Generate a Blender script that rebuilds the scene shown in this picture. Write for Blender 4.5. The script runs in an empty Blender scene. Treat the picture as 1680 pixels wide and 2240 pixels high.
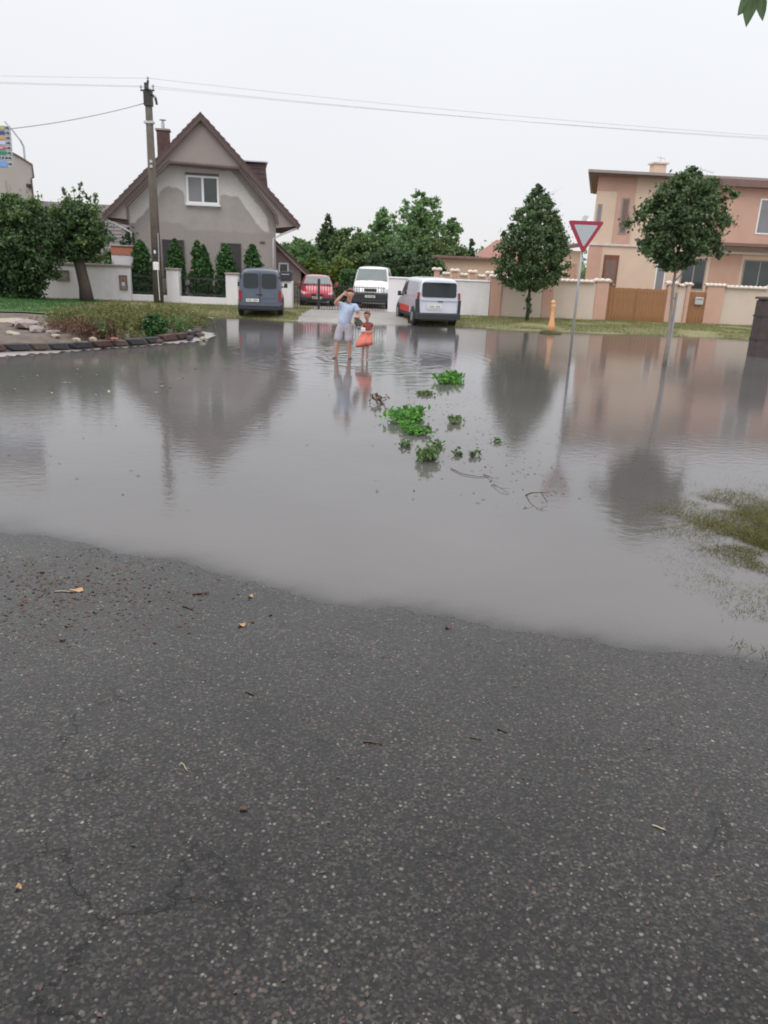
import bpy, bmesh, math, random
import numpy as np
from mathutils import Vector, Matrix

SC = bpy.context.scene
COL = SC.collection
R = math.radians

# ------------------------------------------------------------------ camera
CAM_H = 2.4
cd = bpy.data.cameras.new('camera')
cam = bpy.data.objects.new('camera', cd)
COL.objects.link(cam)
cam.location = (0, 0, CAM_H)
cam.rotation_euler = (Matrix.Rotation(-R(18.4), 3, 'X') @ Matrix.Rotation(R(90), 3, 'X')).to_euler()
pitch = R(18.4); roll = R(2.3)
fw = Vector((0, math.cos(pitch), -math.sin(pitch)))
up0 = Vector((0, math.sin(pitch), math.cos(pitch)))
rt = Vector((1, 0, 0)) * math.cos(roll) + up0 * math.sin(roll)
up = -Vector((1, 0, 0)) * math.sin(roll) + up0 * math.cos(roll)
M = Matrix((rt, up, -fw)).transposed()
cam.rotation_euler = M.to_euler()
cd.lens = 26.52
cd.sensor_width = 36
cd.sensor_fit = 'AUTO'
cd.clip_start = 0.05
cd.clip_end = 3000
cd.dof.use_dof = True
cd.dof.focus_distance = 5.0
cd.dof.aperture_fstop = 3.6
SC.camera = cam

# ------------------------------------------------------------------ overcast sky
W = bpy.data.worlds.new('World')
SC.world = W
W.use_nodes = True
nt = W.node_tree
nt.nodes.clear()
out = nt.nodes.new('ShaderNodeOutputWorld')
sky = nt.nodes.new('ShaderNodeTexSky')
sky.sky_type = 'NISHITA'
sky.sun_disc = False
sky.sun_elevation = R(48)
sky.sun_rotation = R(200)
bg1 = nt.nodes.new('ShaderNodeBackground'); bg1.inputs[1].default_value = 0.012
nt.links.new(sky.outputs[0], bg1.inputs[0])
tc = nt.nodes.new('ShaderNodeTexCoord')
sep = nt.nodes.new('ShaderNodeSeparateXYZ')
nt.links.new(tc.outputs['Generated'], sep.inputs[0])
cr = nt.nodes.new('ShaderNodeValToRGB')
cr.color_ramp.elements[0].position = 0.0; cr.color_ramp.elements[0].color = (0.775, 0.765, 0.79, 1)
cr.color_ramp.elements[1].position = 1.0; cr.color_ramp.elements[1].color = (1.80, 1.80, 1.83, 1)
e_ = cr.color_ramp.elements.new(0.27); e_.color = (0.88, 0.89, 0.91, 1)
e_ = cr.color_ramp.elements.new(0.36); e_.color = (1.10, 1.105, 1.12, 1)
e_ = cr.color_ramp.elements.new(0.52); e_.color = (1.38, 1.385, 1.40, 1)
nt.links.new(sep.outputs[2], cr.inputs[0])
nz = nt.nodes.new('ShaderNodeTexNoise'); nz.inputs['Scale'].default_value = 1.6; nz.inputs['Detail'].default_value = 3
nt.links.new(tc.outputs['Generated'], nz.inputs['Vector'])
mr = nt.nodes.new('ShaderNodeMapRange'); mr.inputs[3].default_value = 0.92; mr.inputs[4].default_value = 1.07
nt.links.new(nz.outputs[0], mr.inputs[0])
bg2 = nt.nodes.new('ShaderNodeBackground')
nt.links.new(cr.outputs[0], bg2.inputs[0]); nt.links.new(mr.outputs[0], bg2.inputs[1])
ad = nt.nodes.new('ShaderNodeAddShader')
nt.links.new(bg1.outputs[0], ad.inputs[0]); nt.links.new(bg2.outputs[0], ad.inputs[1])
nt.links.new(ad.outputs[0], out.inputs[0])

sl = bpy.data.lights.new('sun', 'SUN'); sl.energy = 0.55; sl.angle = R(25); sl.color = (1, 0.97, 0.93)
so = bpy.data.objects.new('sun', sl); COL.objects.link(so)
so.rotation_euler = (R(42), 0, R(-20))
SC.view_settings.view_transform = 'Standard'
SC.view_settings.look = 'None'
SC.view_settings.exposure = 0.0
SC.view_settings.gamma = 1.0
SC.view_settings.use_curve_mapping = False
SC.render.engine = 'CYCLES'
SC.cycles.use_denoising = True
SC.cycles.max_bounces = 6
SC.cycles.transparent_max_bounces = 8
SC.cycles.filter_width = 1.7

rng = np.random.default_rng(7)
random.seed(7)

# ------------------------------------------------------------------ materials
class NT:
    def __init__(s, name):
        s.m = bpy.data.materials.new(name); s.m.use_nodes = True
        s.t = s.m.node_tree; s.t.nodes.clear()
        s.out = s.n('ShaderNodeOutputMaterial')
    def n(s, t, **kw):
        x = s.t.nodes.new(t)
        for k, v in kw.items():
            if k.startswith('_'): setattr(x, k[1:], v)
        return x
    def l(s, a, b): s.t.links.new(a, b)
    def set(s, n, i, v): n.inputs[i].default_value = v
    def noise(s, vec, scale, detail=3, rough=.5):
        n = s.n('ShaderNodeTexNoise'); s.l(vec, n.inputs['Vector'])
        n.inputs['Scale'].default_value = scale; n.inputs['Detail'].default_value = detail; n.inputs['Roughness'].default_value = rough
        return n
    def ramp(s, fac, *st):
        n = s.n('ShaderNodeValToRGB'); s.l(fac, n.inputs[0]); e = n.color_ramp.elements
        while len(e) < len(st): e.new(.5)
        for q, (p, c) in zip(e, st):
            q.position = p; q.color = (c, c, c, 1) if isinstance(c, (int, float)) else (*c, 1)
        return n
    def mix(s, fac, a, b, mode='MIX'):
        n = s.n('ShaderNodeMix', _data_type='RGBA', _blend_type=mode)
        for sock, v in ((n.inputs[0], fac), (n.inputs[6], a), (n.inputs[7], b)):
            if hasattr(v, 'is_output'): s.l(v, sock)
            elif isinstance(v, (int, float)) and sock != n.inputs[0]: sock.default_value = (v, v, v, 1)
            elif isinstance(v, (int, float)): sock.default_value = v
            else: sock.default_value = (*v, 1)
        return n.outputs[2]
    def math(s, op, a, b=0.0, clamp=False):
        n = s.n('ShaderNodeMath', _operation=op, _use_clamp=clamp)
        for sock, v in ((n.inputs[0], a), (n.inputs[1], b)):
            if hasattr(v, 'is_output'): s.l(v, sock)
            else: sock.default_value = v
        return n.outputs[0]
    def bump(s, h, strength, dist, normal=None):
        n = s.n('ShaderNodeBump'); n.inputs['Strength'].default_value = strength; n.inputs['Distance'].default_value = dist
        s.l(h, n.inputs['Height'])
        if normal is not None: s.l(normal, n.inputs['Normal'])
        return n.outputs[0]

def M_(name, col, rough=.7, var=.12, scale=3., bump=0., bscale=40., metal=0., spec=.5, dirt=None, coat=0.):
    t = NT(name)
    tc = t.n('ShaderNodeTexCoord'); v = tc.outputs['Object']
    p = t.n('ShaderNodeBsdfPrincipled')
    n1 = t.noise(v, scale, 4, .6)
    lo = tuple(c * (1 - var) for c in col); hi = tuple(min(1, c * (1 + var)) for c in col)
    c = t.ramp(n1.outputs[0], (.3, lo), (.7, hi)).outputs[0]
    if dirt:
        n3 = t.noise(v, scale * .45, 5, .65)
        f = t.ramp(n3.outputs[0], (.48, 0), (.72, dirt[1])).outputs[0]
        c = t.mix(f, c, dirt[0])
    t.l(c, p.inputs['Base Color'])
    p.inputs['Roughness'].default_value = rough; p.inputs['Metallic'].default_value = metal
    p.inputs['Specular IOR Level'].default_value = spec
    if coat: p.inputs['Coat Weight'].default_value = coat; p.inputs['Coat Roughness'].default_value = .08
    if bump:
        n2 = t.noise(v, bscale, 4, .6)
        t.l(t.bump(n2.outputs[0], .6, bump), p.inputs['Normal'])
    t.l(p.outputs[0], t.out.inputs[0])
    return t.m

def leaf_mat(name, dark, mid, light, trans=.25, rough=.5):
    t = NT(name)
    a = t.n('ShaderNodeAttribute'); a.attribute_name = 'rnd'
    tc = t.n('ShaderNodeTexCoord')
    n = t.noise(tc.outputs['Object'], 1.3, 2)
    f = t.math('ADD', t.math('MULTIPLY', a.outputs['Fac'], .6), t.math('MULTIPLY', n.outputs[0], .45))
    c = t.ramp(f, (.2, dark), (.55, mid), (.9, light)).outputs[0]
    p = t.n('ShaderNodeBsdfPrincipled'); t.l(c, p.inputs['Base Color']); p.inputs['Roughness'].default_value = rough
    p.inputs['Specular IOR Level'].default_value = .3
    tr = t.n('ShaderNodeBsdfTranslucent'); t.l(c, tr.inputs[0])
    mx = t.n('ShaderNodeMixShader'); mx.inputs[0].default_value = trans
    t.l(p.outputs[0], mx.inputs[1]); t.l(tr.outputs[0], mx.inputs[2]); t.l(mx.outputs[0], t.out.inputs[0])
    return t.m

def asphalt_mat():
    t = NT('wet_asphalt')
    tc = t.n('ShaderNodeTexCoord'); v = tc.outputs['Object']
    # slightly warped coordinates so the chippings are angular and uneven
    w = t.noise(v, 45, 2)
    vm = t.n('ShaderNodeVectorMath', _operation='MULTIPLY_ADD')
    t.l(w.outputs['Color'], vm.inputs[0]); vm.inputs[1].default_value = (.012, .012, .012); t.l(v, vm.inputs[2])
    wv = vm.outputs[0]
    v1 = t.n('ShaderNodeTexVoronoi'); t.l(wv, v1.inputs['Vector']); v1.inputs['Scale'].default_value = 44
    v2 = t.n('ShaderNodeTexVoronoi'); t.l(wv, v2.inputs['Vector']); v2.inputs['Scale'].default_value = 95
    sx = t.n('ShaderNodeSeparateColor'); t.l(v1.outputs['Color'], sx.inputs[0])
    sy = t.n('ShaderNodeSeparateColor'); t.l(v2.outputs['Color'], sy.inputs[0])
    grain = t.ramp(sy.outputs[0], (0, (.010, .009, .0087)), (.45, (.024, .0215, .0205)), (.8, (.045, .040, .037)), (1, (.095, .085, .077))).outputs[0]
    pale = t.ramp(sx.outputs[0], (.74, 0), (.82, 1)).outputs[0]
    shape = t.ramp(v1.outputs['Distance'], (.28, 1), (.44, 0)).outputs[0]
    stone = t.ramp(sx.outputs[1], (0, (.055, .050, .046)), (.6, (.11, .10, .09)), (.88, (.19, .175, .155)), (1, (.32, .30, .27))).outputs[0]
    fac = t.math('MULTIPLY', pale, shape)
    c = t.mix(fac, grain, stone)
    # reddish and ochre chippings
    red = t.math('MULTIPLY', t.ramp(sx.outputs[2], (.93, 0), (.95, 1)).outputs[0], shape)
    c = t.mix(t.math('MULTIPLY', red, .7), c, (.20, .13, .10))
    big = t.noise(v, .9, 4, .6)
    c = t.mix(1.0, c, t.ramp(big.outputs[0], (.3, .46), (.7, .90)).outputs[0], 'MULTIPLY')
    # cracks
    cw = t.noise(v, 3.0, 5, .65)
    cm = t.n('ShaderNodeVectorMath', _operation='MULTIPLY_ADD')
    t.l(cw.outputs['Color'], cm.inputs[0]); cm.inputs[1].default_value = (.55, .55, 0); t.l(v, cm.inputs[2])
    v3 = t.n('ShaderNodeTexVoronoi', _feature='DISTANCE_TO_EDGE'); t.l(cm.outputs[0], v3.inputs['Vector']); v3.inputs['Scale'].default_value = 1.9
    line = t.ramp(v3.outputs['Distance'], (.0, 1), (.013, 0)).outputs[0]
    gate = t.ramp(t.noise(v, 1.1, 3).outputs[0], (.57, 0), (.64, 1)).outputs[0]
    dv = t.n('ShaderNodeVectorMath', _operation='DISTANCE'); t.l(v, dv.inputs[0]); dv.inputs[1].default_value = (-1.0, 2.0, 0)
    corner = t.ramp(dv.outputs['Value'], (.35, 1), (.75, 0)).outputs[0]
    gate = t.math('MAXIMUM', gate, t.math('MULTIPLY', corner, t.ramp(t.noise(v, 2.6, 3).outputs[0], (.44, 0), (.52, 1)).outputs[0]))
    crack = t.math('MULTIPLY', line, gate)
    c = t.mix(crack, c, (.010, .009, .009))
    p = t.n('ShaderNodeBsdfPrincipled'); t.l(c, p.inputs['Base Color'])
    rg = t.noise(v, 2.3, 4, .6)
    t.l(t.ramp(rg.outputs[0], (.3, .28), (.7, .46)).outputs[0], p.inputs['Roughness'])
    p.inputs['Coat Weight'].default_value = .72; p.inputs['Coat Roughness'].default_value = .22; p.inputs['Coat IOR'].default_value = 1.33
    p.inputs['Specular IOR Level'].default_value = .12
    hgt = t.math('ADD', t.math('MULTIPLY', t.math('SUBTRACT', 1, v1.outputs['Distance']), .8), t.math('MULTIPLY', sy.outputs[1], .35))
    hgt = t.math('SUBTRACT', hgt, t.math('MULTIPLY', crack, 4.0))
    t.l(t.bump(hgt, .9, .007), p.inputs['Normal'])
    t.l(p.outputs[0], t.out.inputs[0])
    return t.m

def water_mat():
    t = NT('flood_water')
    tc = t.n('ShaderNodeTexCoord'); v = tc.outputs['Object']
    a = t.n('ShaderNodeAttribute'); a.attribute_name = 'depth'
    # opacity grows with the real depth under each point
    op = t.math('SUBTRACT', 1, t.math('POWER', 2.718, t.math('MULTIPLY', a.outputs['Fac'], -260)), True)
    op = t.math('MULTIPLY', op, .93)
    n0 = t.noise(v, .22, 4, .6)
    col = t.ramp(n0.outputs[0], (.3, (.108, .099, .095)), (.7, (.144, .135, .132))).outputs[0]
    dif = t.n('ShaderNodeBsdfDiffuse'); t.l(col, dif.inputs[0])
    trn = t.n('ShaderNodeBsdfTransparent'); trn.inputs[0].default_value = (.93, .92, .90, 1)
    body = t.n('ShaderNodeMixShader'); t.l(op, body.inputs[0]); t.l(trn.outputs[0], body.inputs[1]); t.l(dif.outputs[0], body.inputs[2])
    # rippled surface: fine rain chop, slow undulation, rings round the waders
    sc = t.n('ShaderNodeMapping'); t.l(v, sc.inputs[0]); sc.inputs['Scale'].default_value = (1, 1.6, 1)
    f1 = t.noise(sc.outputs[0], 5.5, 3, .55)
    f2 = t.noise(sc.outputs[0], 26, 2, .5)
    h = t.math('ADD', t.math('MULTIPLY', f1.outputs[0], .0022), t.math('MULTIPLY', f2.outputs[0], .00022))
    patch = t.noise(v, .35, 3)
    h = t.math('MULTIPLY', h, t.ramp(patch.outputs[0], (.3, .55), (.7, 1.15)).outputs[0])
    mp = t.n('ShaderNodeMapping'); t.l(v, mp.inputs[0]); mp.inputs['Location'].default_value = (.95, -19.5, 0)
    ln = t.n('ShaderNodeVectorMath', _operation='LENGTH'); t.l(mp.outputs[0], ln.inputs[0])
    wob = t.noise(v, 1.2, 2)
    r_ = t.math('ADD', ln.outputs['Value'], t.math('MULTIPLY', wob.outputs[0], 1.1))
    ring = t.math('SINE', t.math('MULTIPLY', r_, 13))
    fall = t.math('POWER', 2.718, t.math('MULTIPLY', ln.outputs['Value'], -.62))
    brk = t.ramp(t.noise(v, .9, 2).outputs[0], (.42, .15), (.6, 1)).outputs[0]
    h = t.math('ADD', h, t.math('MULTIPLY', t.math('MULTIPLY', t.math('MULTIPLY', ring, fall), brk), .009))
    bn = t.bump(h, 1.0, 1.0)
    gl = t.n('ShaderNodeBsdfGlossy'); gl.inputs['Roughness'].default_value = .08; t.l(bn, gl.inputs['Normal'])
    gl.inputs[0].default_value = (.97, .97, .98, 1)
    fr = t.n('ShaderNodeFresnel'); fr.inputs[0].default_value = 1.44
    t.l(bn, fr.inputs['Normal'])
    mx = t.n('ShaderNodeMixShader'); t.l(fr.outputs[0], mx.inputs[0]); t.l(body.outputs[0], mx.inputs[1]); t.l(gl.outputs[0], mx.inputs[2])
    t.l(mx.outputs[0], t.out.inputs[0])
    return t.m

def grass_ground(name, a, b, c3):
    t = NT(name)
    tc = t.n('ShaderNodeTexCoord'); v = tc.outputs['Object']
    n = t.noise(v, .7, 5, .65); n2 = t.noise(v, 14, 4, .7)
    c = t.ramp(n.outputs[0], (.3, a), (.5, b), (.68, c3)).outputs[0]
    c = t.mix(.8, c, t.ramp(n2.outputs[0], (.3, .6), (.7, 1.35)).outputs[0], 'MULTIPLY')
    p = t.n('ShaderNodeBsdfPrincipled'); t.l(c, p.inputs['Base Color']); p.inputs['Roughness'].default_value = .85
    t.l(t.bump(n2.outputs[0], .8, .03), p.inputs['Normal']); t.l(p.outputs[0], t.out.inputs[0])
    return t.m

MAT = dict(
    asphalt=asphalt_mat(), water=water_mat(),
    verge=grass_ground('verge_grass', (.15, .17, .065), (.20, .195, .085), (.28, .235, .13)),
    lawn=grass_ground('lawn_green', (.05, .11, .035), (.07, .15, .045), (.10, .17, .06)),
    soil=M_('bed_soil', (.135, .105, .088), .9, .35, 2.5, .02, 18),
    concrete=M_('drive_concrete', (.28, .26, .24), .6, .15, 1.2, .004, 30, dirt=((.16, .15, .13), .6)),
    strip=M_('pale_grit_strip', (.34, .305, .30), .6, .12, 2, .004, 60),
    render_grey=M_('grey_render', (.42, .37, .355), .9, .07, .8, .003, 60, dirt=((.30, .255, .24), .5)),
    render_pale=M_('pale_plaster', (.66, .63, .62), .9, .07, 1.2, .003, 60, dirt=((.45, .41, .40), .5)),
    boxing=M_('verge_boxing', (.33, .28, .265), .85, .06, 1),
    fascia=M_('brown_fascia', (.115, .075, .07), .6, .1, 2),
    brace=M_('brown_brace', (.17, .12, .115), .7, .1, 2),
    rooftile=M_('dark_roof_tile', (.10, .065, .062), .7, .2, 6, .02, 12),
    slate=M_('slate_roof', (.155, .135, .135), .75, .1, 3, .02, 10),
    brick=M_('chimney_brick', (.125, .07, .066), .85, .2, 6, .006, 30),
    zinc=M_('zinc', (.55, .55, .57), .4, .1, 3, metal=.6),
    whitepvc=M_('white_frame', (.85, .85, .86), .4, .02),
    pane=M_('window_pane', (.035, .05, .05), .08, .2, 1.5, spec=.8),
    panegrey=M_('blind_pane', (.23, .23, .24), .35, .1, 1.5),
    shutter=M_('dark_shutter', (.07, .06, .062), .6, .1, 2),
    whitewall=M_('white_wall', (.80, .77, .79), .85, .05, 1.1, .003, 40, dirt=((.55, .52, .50), .65)),
    pinkwall=M_('salmon_paint', (.58, .36, .285), .85, .06, 1.1, .002, 40, dirt=((.50, .30, .24), .5)),
    creamwall=M_('cream_paint', (.70, .53, .42), .85, .05, 1.1, .002, 40, dirt=((.60, .48, .38), .5)),
    greycream=M_('cream_panel', (.64, .53, .45), .85, .05, 1.1, .002, 40, dirt=((.54, .46, .39), .5)),
    coping=M_('coping_tile', (.70, .60, .54), .7, .12, 6),
    gatewood=M_('brown_gate', (.31, .145, .06), .55, .15, 2.5, .002, 20),
    doorwood=M_('brown_door', (.19, .07, .035), .5, .15, 3),
    eave=M_('brown_eave', (.20, .125, .11), .7, .1, 3),
    darksteel=M_('dark_steel', (.035, .035, .038), .5, .1, 3),
    pole=M_('weathered_pole', (.13, .110, .090), .85, .2, 4, .01, 25),
    poledark=M_('pole_head_steel', (.04, .04, .042), .6, .1),
    porcelain=M_('insulator', (.55, .52, .5), .3, .1),
    wire=M_('wire', (.40, .40, .42), .5, .05),
    greypost=M_('galvanised_post', (.36, .36, .37), .45, .1, 4, metal=.3),
    signred=M_('sign_red', (.36, .03, .06), .45, .05), signwhite=M_('sign_white', (.46, .48, .50), .4, .04),
    bark=M_('bark', (.085, .065, .055), .95, .25, 7, .02, 22), barkpale=M_('young_bark', (.27, .235, .21), .9, .2, 7, .01, 22),
    orange=M_('orange_paint', (.72, .37, .17), .5, .1, 6),
    tyre=M_('tyre', (.025, .025, .027), .8, .1), rim=M_('rim', (.35, .36, .38), .35, .1, metal=.7),
    plastic=M_('black_plastic', (.028, .030, .034), .55, .1), plateM=M_('number_plate', (.75, .74, .66), .4, .03), glyph=M_('glyph', (.06, .06, .07), .6, .05),
    bluepaint=M_('blue_grey_paint', (.080, .098, .140), .3, .05, 2, coat=.6),
    silverpaint=M_('silver_paint', (.62, .64, .70), .32, .03, 2, metal=.25, coat=.6),
    redpaint=M_('red_paint', (.50, .02, .045), .3, .05, 2, coat=.8),
    whitepaint=M_('white_paint', (.80, .80, .79), .3, .02, 2, coat=.5),
    carglass=M_('car_glass', (.022, .030, .032), .08, .1, 2, spec=.45), carglasslight=M_('car_glass_light', (.13, .155, .155), .07, .1, 2, spec=.9),
    taillight=M_('tail_light', (.30, .02, .025), .2, .1), headlight=M_('head_light', (.75, .76, .78), .12, .1, spec=.9),
    sidered=M_('side_band_red', (.60, .06, .04), .4, .05),
    skin=M_('skin', (.50, .27, .20), .6, .06, 8), skin2=M_('skin_child', (.42, .22, .16), .6, .06, 8),
    hairM=M_('brown_hair', (.17, .085, .055), .8, .2, 30), shirt=M_('light_blue_cotton', (.46, .54, .70), .9, .10, 9, .03, 9),
    shorts=M_('pale_grey_cotton', (.42, .40, .44), .9, .12, 9, .03, 9), coral=M_('coral_cloth', (.80, .23, .18), .85, .12, 9, .03, 9),
    darktop=M_('dark_red_cloth', (.24, .055, .05), .9, .1, 8), bagM=M_('charcoal_bag', (.06, .065, .065), .85, .1, 8, .01, 10),
    shoe=M_('dark_shoe', (.05, .045, .05), .8, .1), whitecloth=M_('white_cloth', (.7, .7, .74), .85, .05), eyeM=M_('eye', (.03, .02, .02), .3, .05), lipM=M_('lip', (.33, .11, .09), .6, .05),
    twig=M_('wet_twig', (.075, .045, .032), .6, .2, 30), twigpale=M_('pale_twig', (.36, .31, .22), .6, .2, 30), ochre=M_('ochre_leaf', (.42, .25, .12), .6, .2, 30),
    chip=M_('chipping', (.15, .138, .12), .7, .5, 40),
    stone=M_('rubble_stone', (.30, .245, .225), .85, .2, 8, .01, 20), st_red=M_('stone_red', (.085, .045, .044), .85, .25, 8, .01, 20), st_dark=M_('stone_dark', (.045, .042, .046), .85, .25, 8, .01, 20),
    st_brown=M_('stone_brown', (.10, .07, .06), .85, .2, 8, .01, 20), st_pale=M_('stone_pale', (.36, .31, .245), .8, .15, 8, .01, 20), st_orange=M_('stone_orange', (.26, .115, .085), .8, .2, 8, .01, 20),
    farroof=M_('faded_red_roof', (.34, .17, .14), .8, .12, 4), terracotta=M_('terracotta', (.50, .19, .12), .8, .12, 4), boxbrown=M_('meter_box', (.30, .255, .22), .7, .1, 4), boxframe=M_('meter_frame', (.19, .15, .14), .7, .1, 4),
    tower=M_('grey_block', (.42, .375, .355), .9, .05, .6, .003, 30, dirt=((.34, .30, .285), .5)),
    timber=M_('dark_timber', (.075, .058, .056), .85, .2, 5, .01, 25),
    f_dark=leaf_mat('leaf_dark', (.034, .060, .032), (.076, .132, .056), (.14, .23, .088)),
    f_street=leaf_mat('leaf_street_tree', (.046, .076, .038), (.095, .155, .064), (.17, .25, .10)),
    f_thuja=leaf_mat('leaf_thuja', (.026, .064, .022), (.058, .145, .042), (.105, .23, .066), .18),
    f_mid=leaf_mat('leaf_mid', (.070, .115, .045), (.13, .205, .072), (.20, .30, .11)),
    f_poplar=leaf_mat('leaf_poplar', (.12, .20, .085), (.19, .32, .13), (.28, .43, .19), .5),
    f_yellow=leaf_mat('leaf_yellow', (.07, .12, .02), (.15, .21, .04), (.26, .32, .07)),
    f_bright=leaf_mat('leaf_fresh', (.045, .13, .02), (.09, .26, .04), (.17, .40, .08), .3),
    f_weed=leaf_mat('dry_weed', (.09, .105, .035), (.17, .18, .062), (.26, .25, .10)),
    f_rust=leaf_mat('rusty_weed', (.10, .055, .04), (.16, .09, .06), (.22, .14, .09)),
    f_grass=leaf_mat('grass_blade', (.12, .15, .045), (.19, .20, .075), (.29, .26, .13)),
    f_lawn=leaf_mat('lawn_blade', (.035, .09, .02), (.055, .14, .035), (.09, .18, .05)),
    f_wet=leaf_mat('flooded_grass', (.07, .07, .020), (.14, .135, .042), (.22, .20, .07)),
)
def plaster():
    t = NT('patchy_plaster'); tc = t.n('ShaderNodeTexCoord'); v = tc.outputs['Object']
    n = t.noise(v, 1.1, 5, .6); n2 = t.noise(v, 9, 4, .6)
    g = t.ramp(n.outputs[0], (.3, (.36, .325, .305)), (.7, (.44, .40, .38))).outputs[0]
    w = t.ramp(n2.outputs[0], (.3, (.60, .57, .55)), (.7, (.69, .665, .65))).outputs[0]
    dk = t.ramp(n2.outputs[0], (.3, (.31, .27, .255)), (.7, (.36, .325, .305))).outputs[0]
    a = t.n('ShaderNodeAttribute'); a.attribute_name = 'patch'; b = t.n('ShaderNodeAttribute'); b.attribute_name = 'damp'
    def edge(f):
        return t.ramp(t.math('ADD', f, t.math('MULTIPLY', t.math('SUBTRACT', n2.outputs[0], .5), .7)), (.30, 0), (.70, 1)).outputs[0]
    c = t.mix(t.math('MULTIPLY', edge(b.outputs['Fac']), .75), g, dk); c = t.mix(edge(a.outputs['Fac']), c, w)
    p = t.n('ShaderNodeBsdfPrincipled'); t.l(c, p.inputs['Base Color']); p.inputs['Roughness'].default_value = .9
    t.l(t.bump(t.noise(v, 50, 3).outputs[0], .5, .004), p.inputs['Normal']); t.l(p.outputs[0], t.out.inputs[0])
    return t.m
MAT['plaster'] = plaster()
for i, c in enumerate([(.50, .48, .16), (.05, .08, .33), (.62, .36, .12), (.60, .58, .78), (.62, .07, .10), (.02, .25, .15), (.10, .10, .12), (.19, .36, .72)]):
    MAT['band%d' % i] = M_('sign_band_%d' % i, c, .5, .03)

# ------------------------------------------------------------------ helpers
def prop(o, label=None, cat=None, group=None, kind=None):
    for k, v in (('label', label), ('category', cat), ('group', group), ('kind', kind)):
        if v: o[k] = v
    return o
def empty(name, loc, label, cat, group=None, rz=0.0):
    o = bpy.data.objects.new(name, None); COL.objects.link(o)
    o.location = loc; o.rotation_euler = (0, 0, rz); o.empty_display_size = .2
    return prop(o, label, cat, group)
def origin(o):
    v = Vector((0, 0, 0))
    while o is not None: v += o.location; o = o.parent
    return v
def mk(name, V, F, mat, parent=None, smooth=False, world=False, rnd=None, loc=None):
    V = np.asarray(V, dtype=np.float64)
    if world and parent is not None: V = V - np.array(origin(parent))
    if loc is not None: V = V - np.array(loc)
    me = bpy.data.meshes.new(name)
    if isinstance(F, np.ndarray):
        n, k = F.shape
        me.vertices.add(len(V)); me.vertices.foreach_set('co', V.astype(np.float32).ravel())
        me.loops.add(n * k); me.loops.foreach_set('vertex_index', F.astype(np.int32).ravel())
        me.polygons.add(n); me.polygons.foreach_set('loop_start', np.arange(0, n * k, k, dtype=np.int32))
        me.polygons.foreach_set('loop_total', np.full(n, k, dtype=np.int32))
        me.update(calc_edges=True)
    else:
        me.from_pydata([tuple(v) for v in V], [], F)
        me.update()
    mats = mat if isinstance(mat, (list, tuple)) else [mat]
    for m in mats: me.materials.append(MAT[m])
    if smooth: me.polygons.foreach_set('use_smooth', [True] * len(me.polygons))
    if rnd is not None:
        a = me.attributes.new('rnd', 'FLOAT', 'FACE'); a.data.foreach_set('value', rnd.astype(np.float32))
    o = bpy.data.objects.new(name, me); COL.objects.link(o)
    if parent is not None: o.parent = parent
    if loc is not None: o.location = loc
    return o

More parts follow.
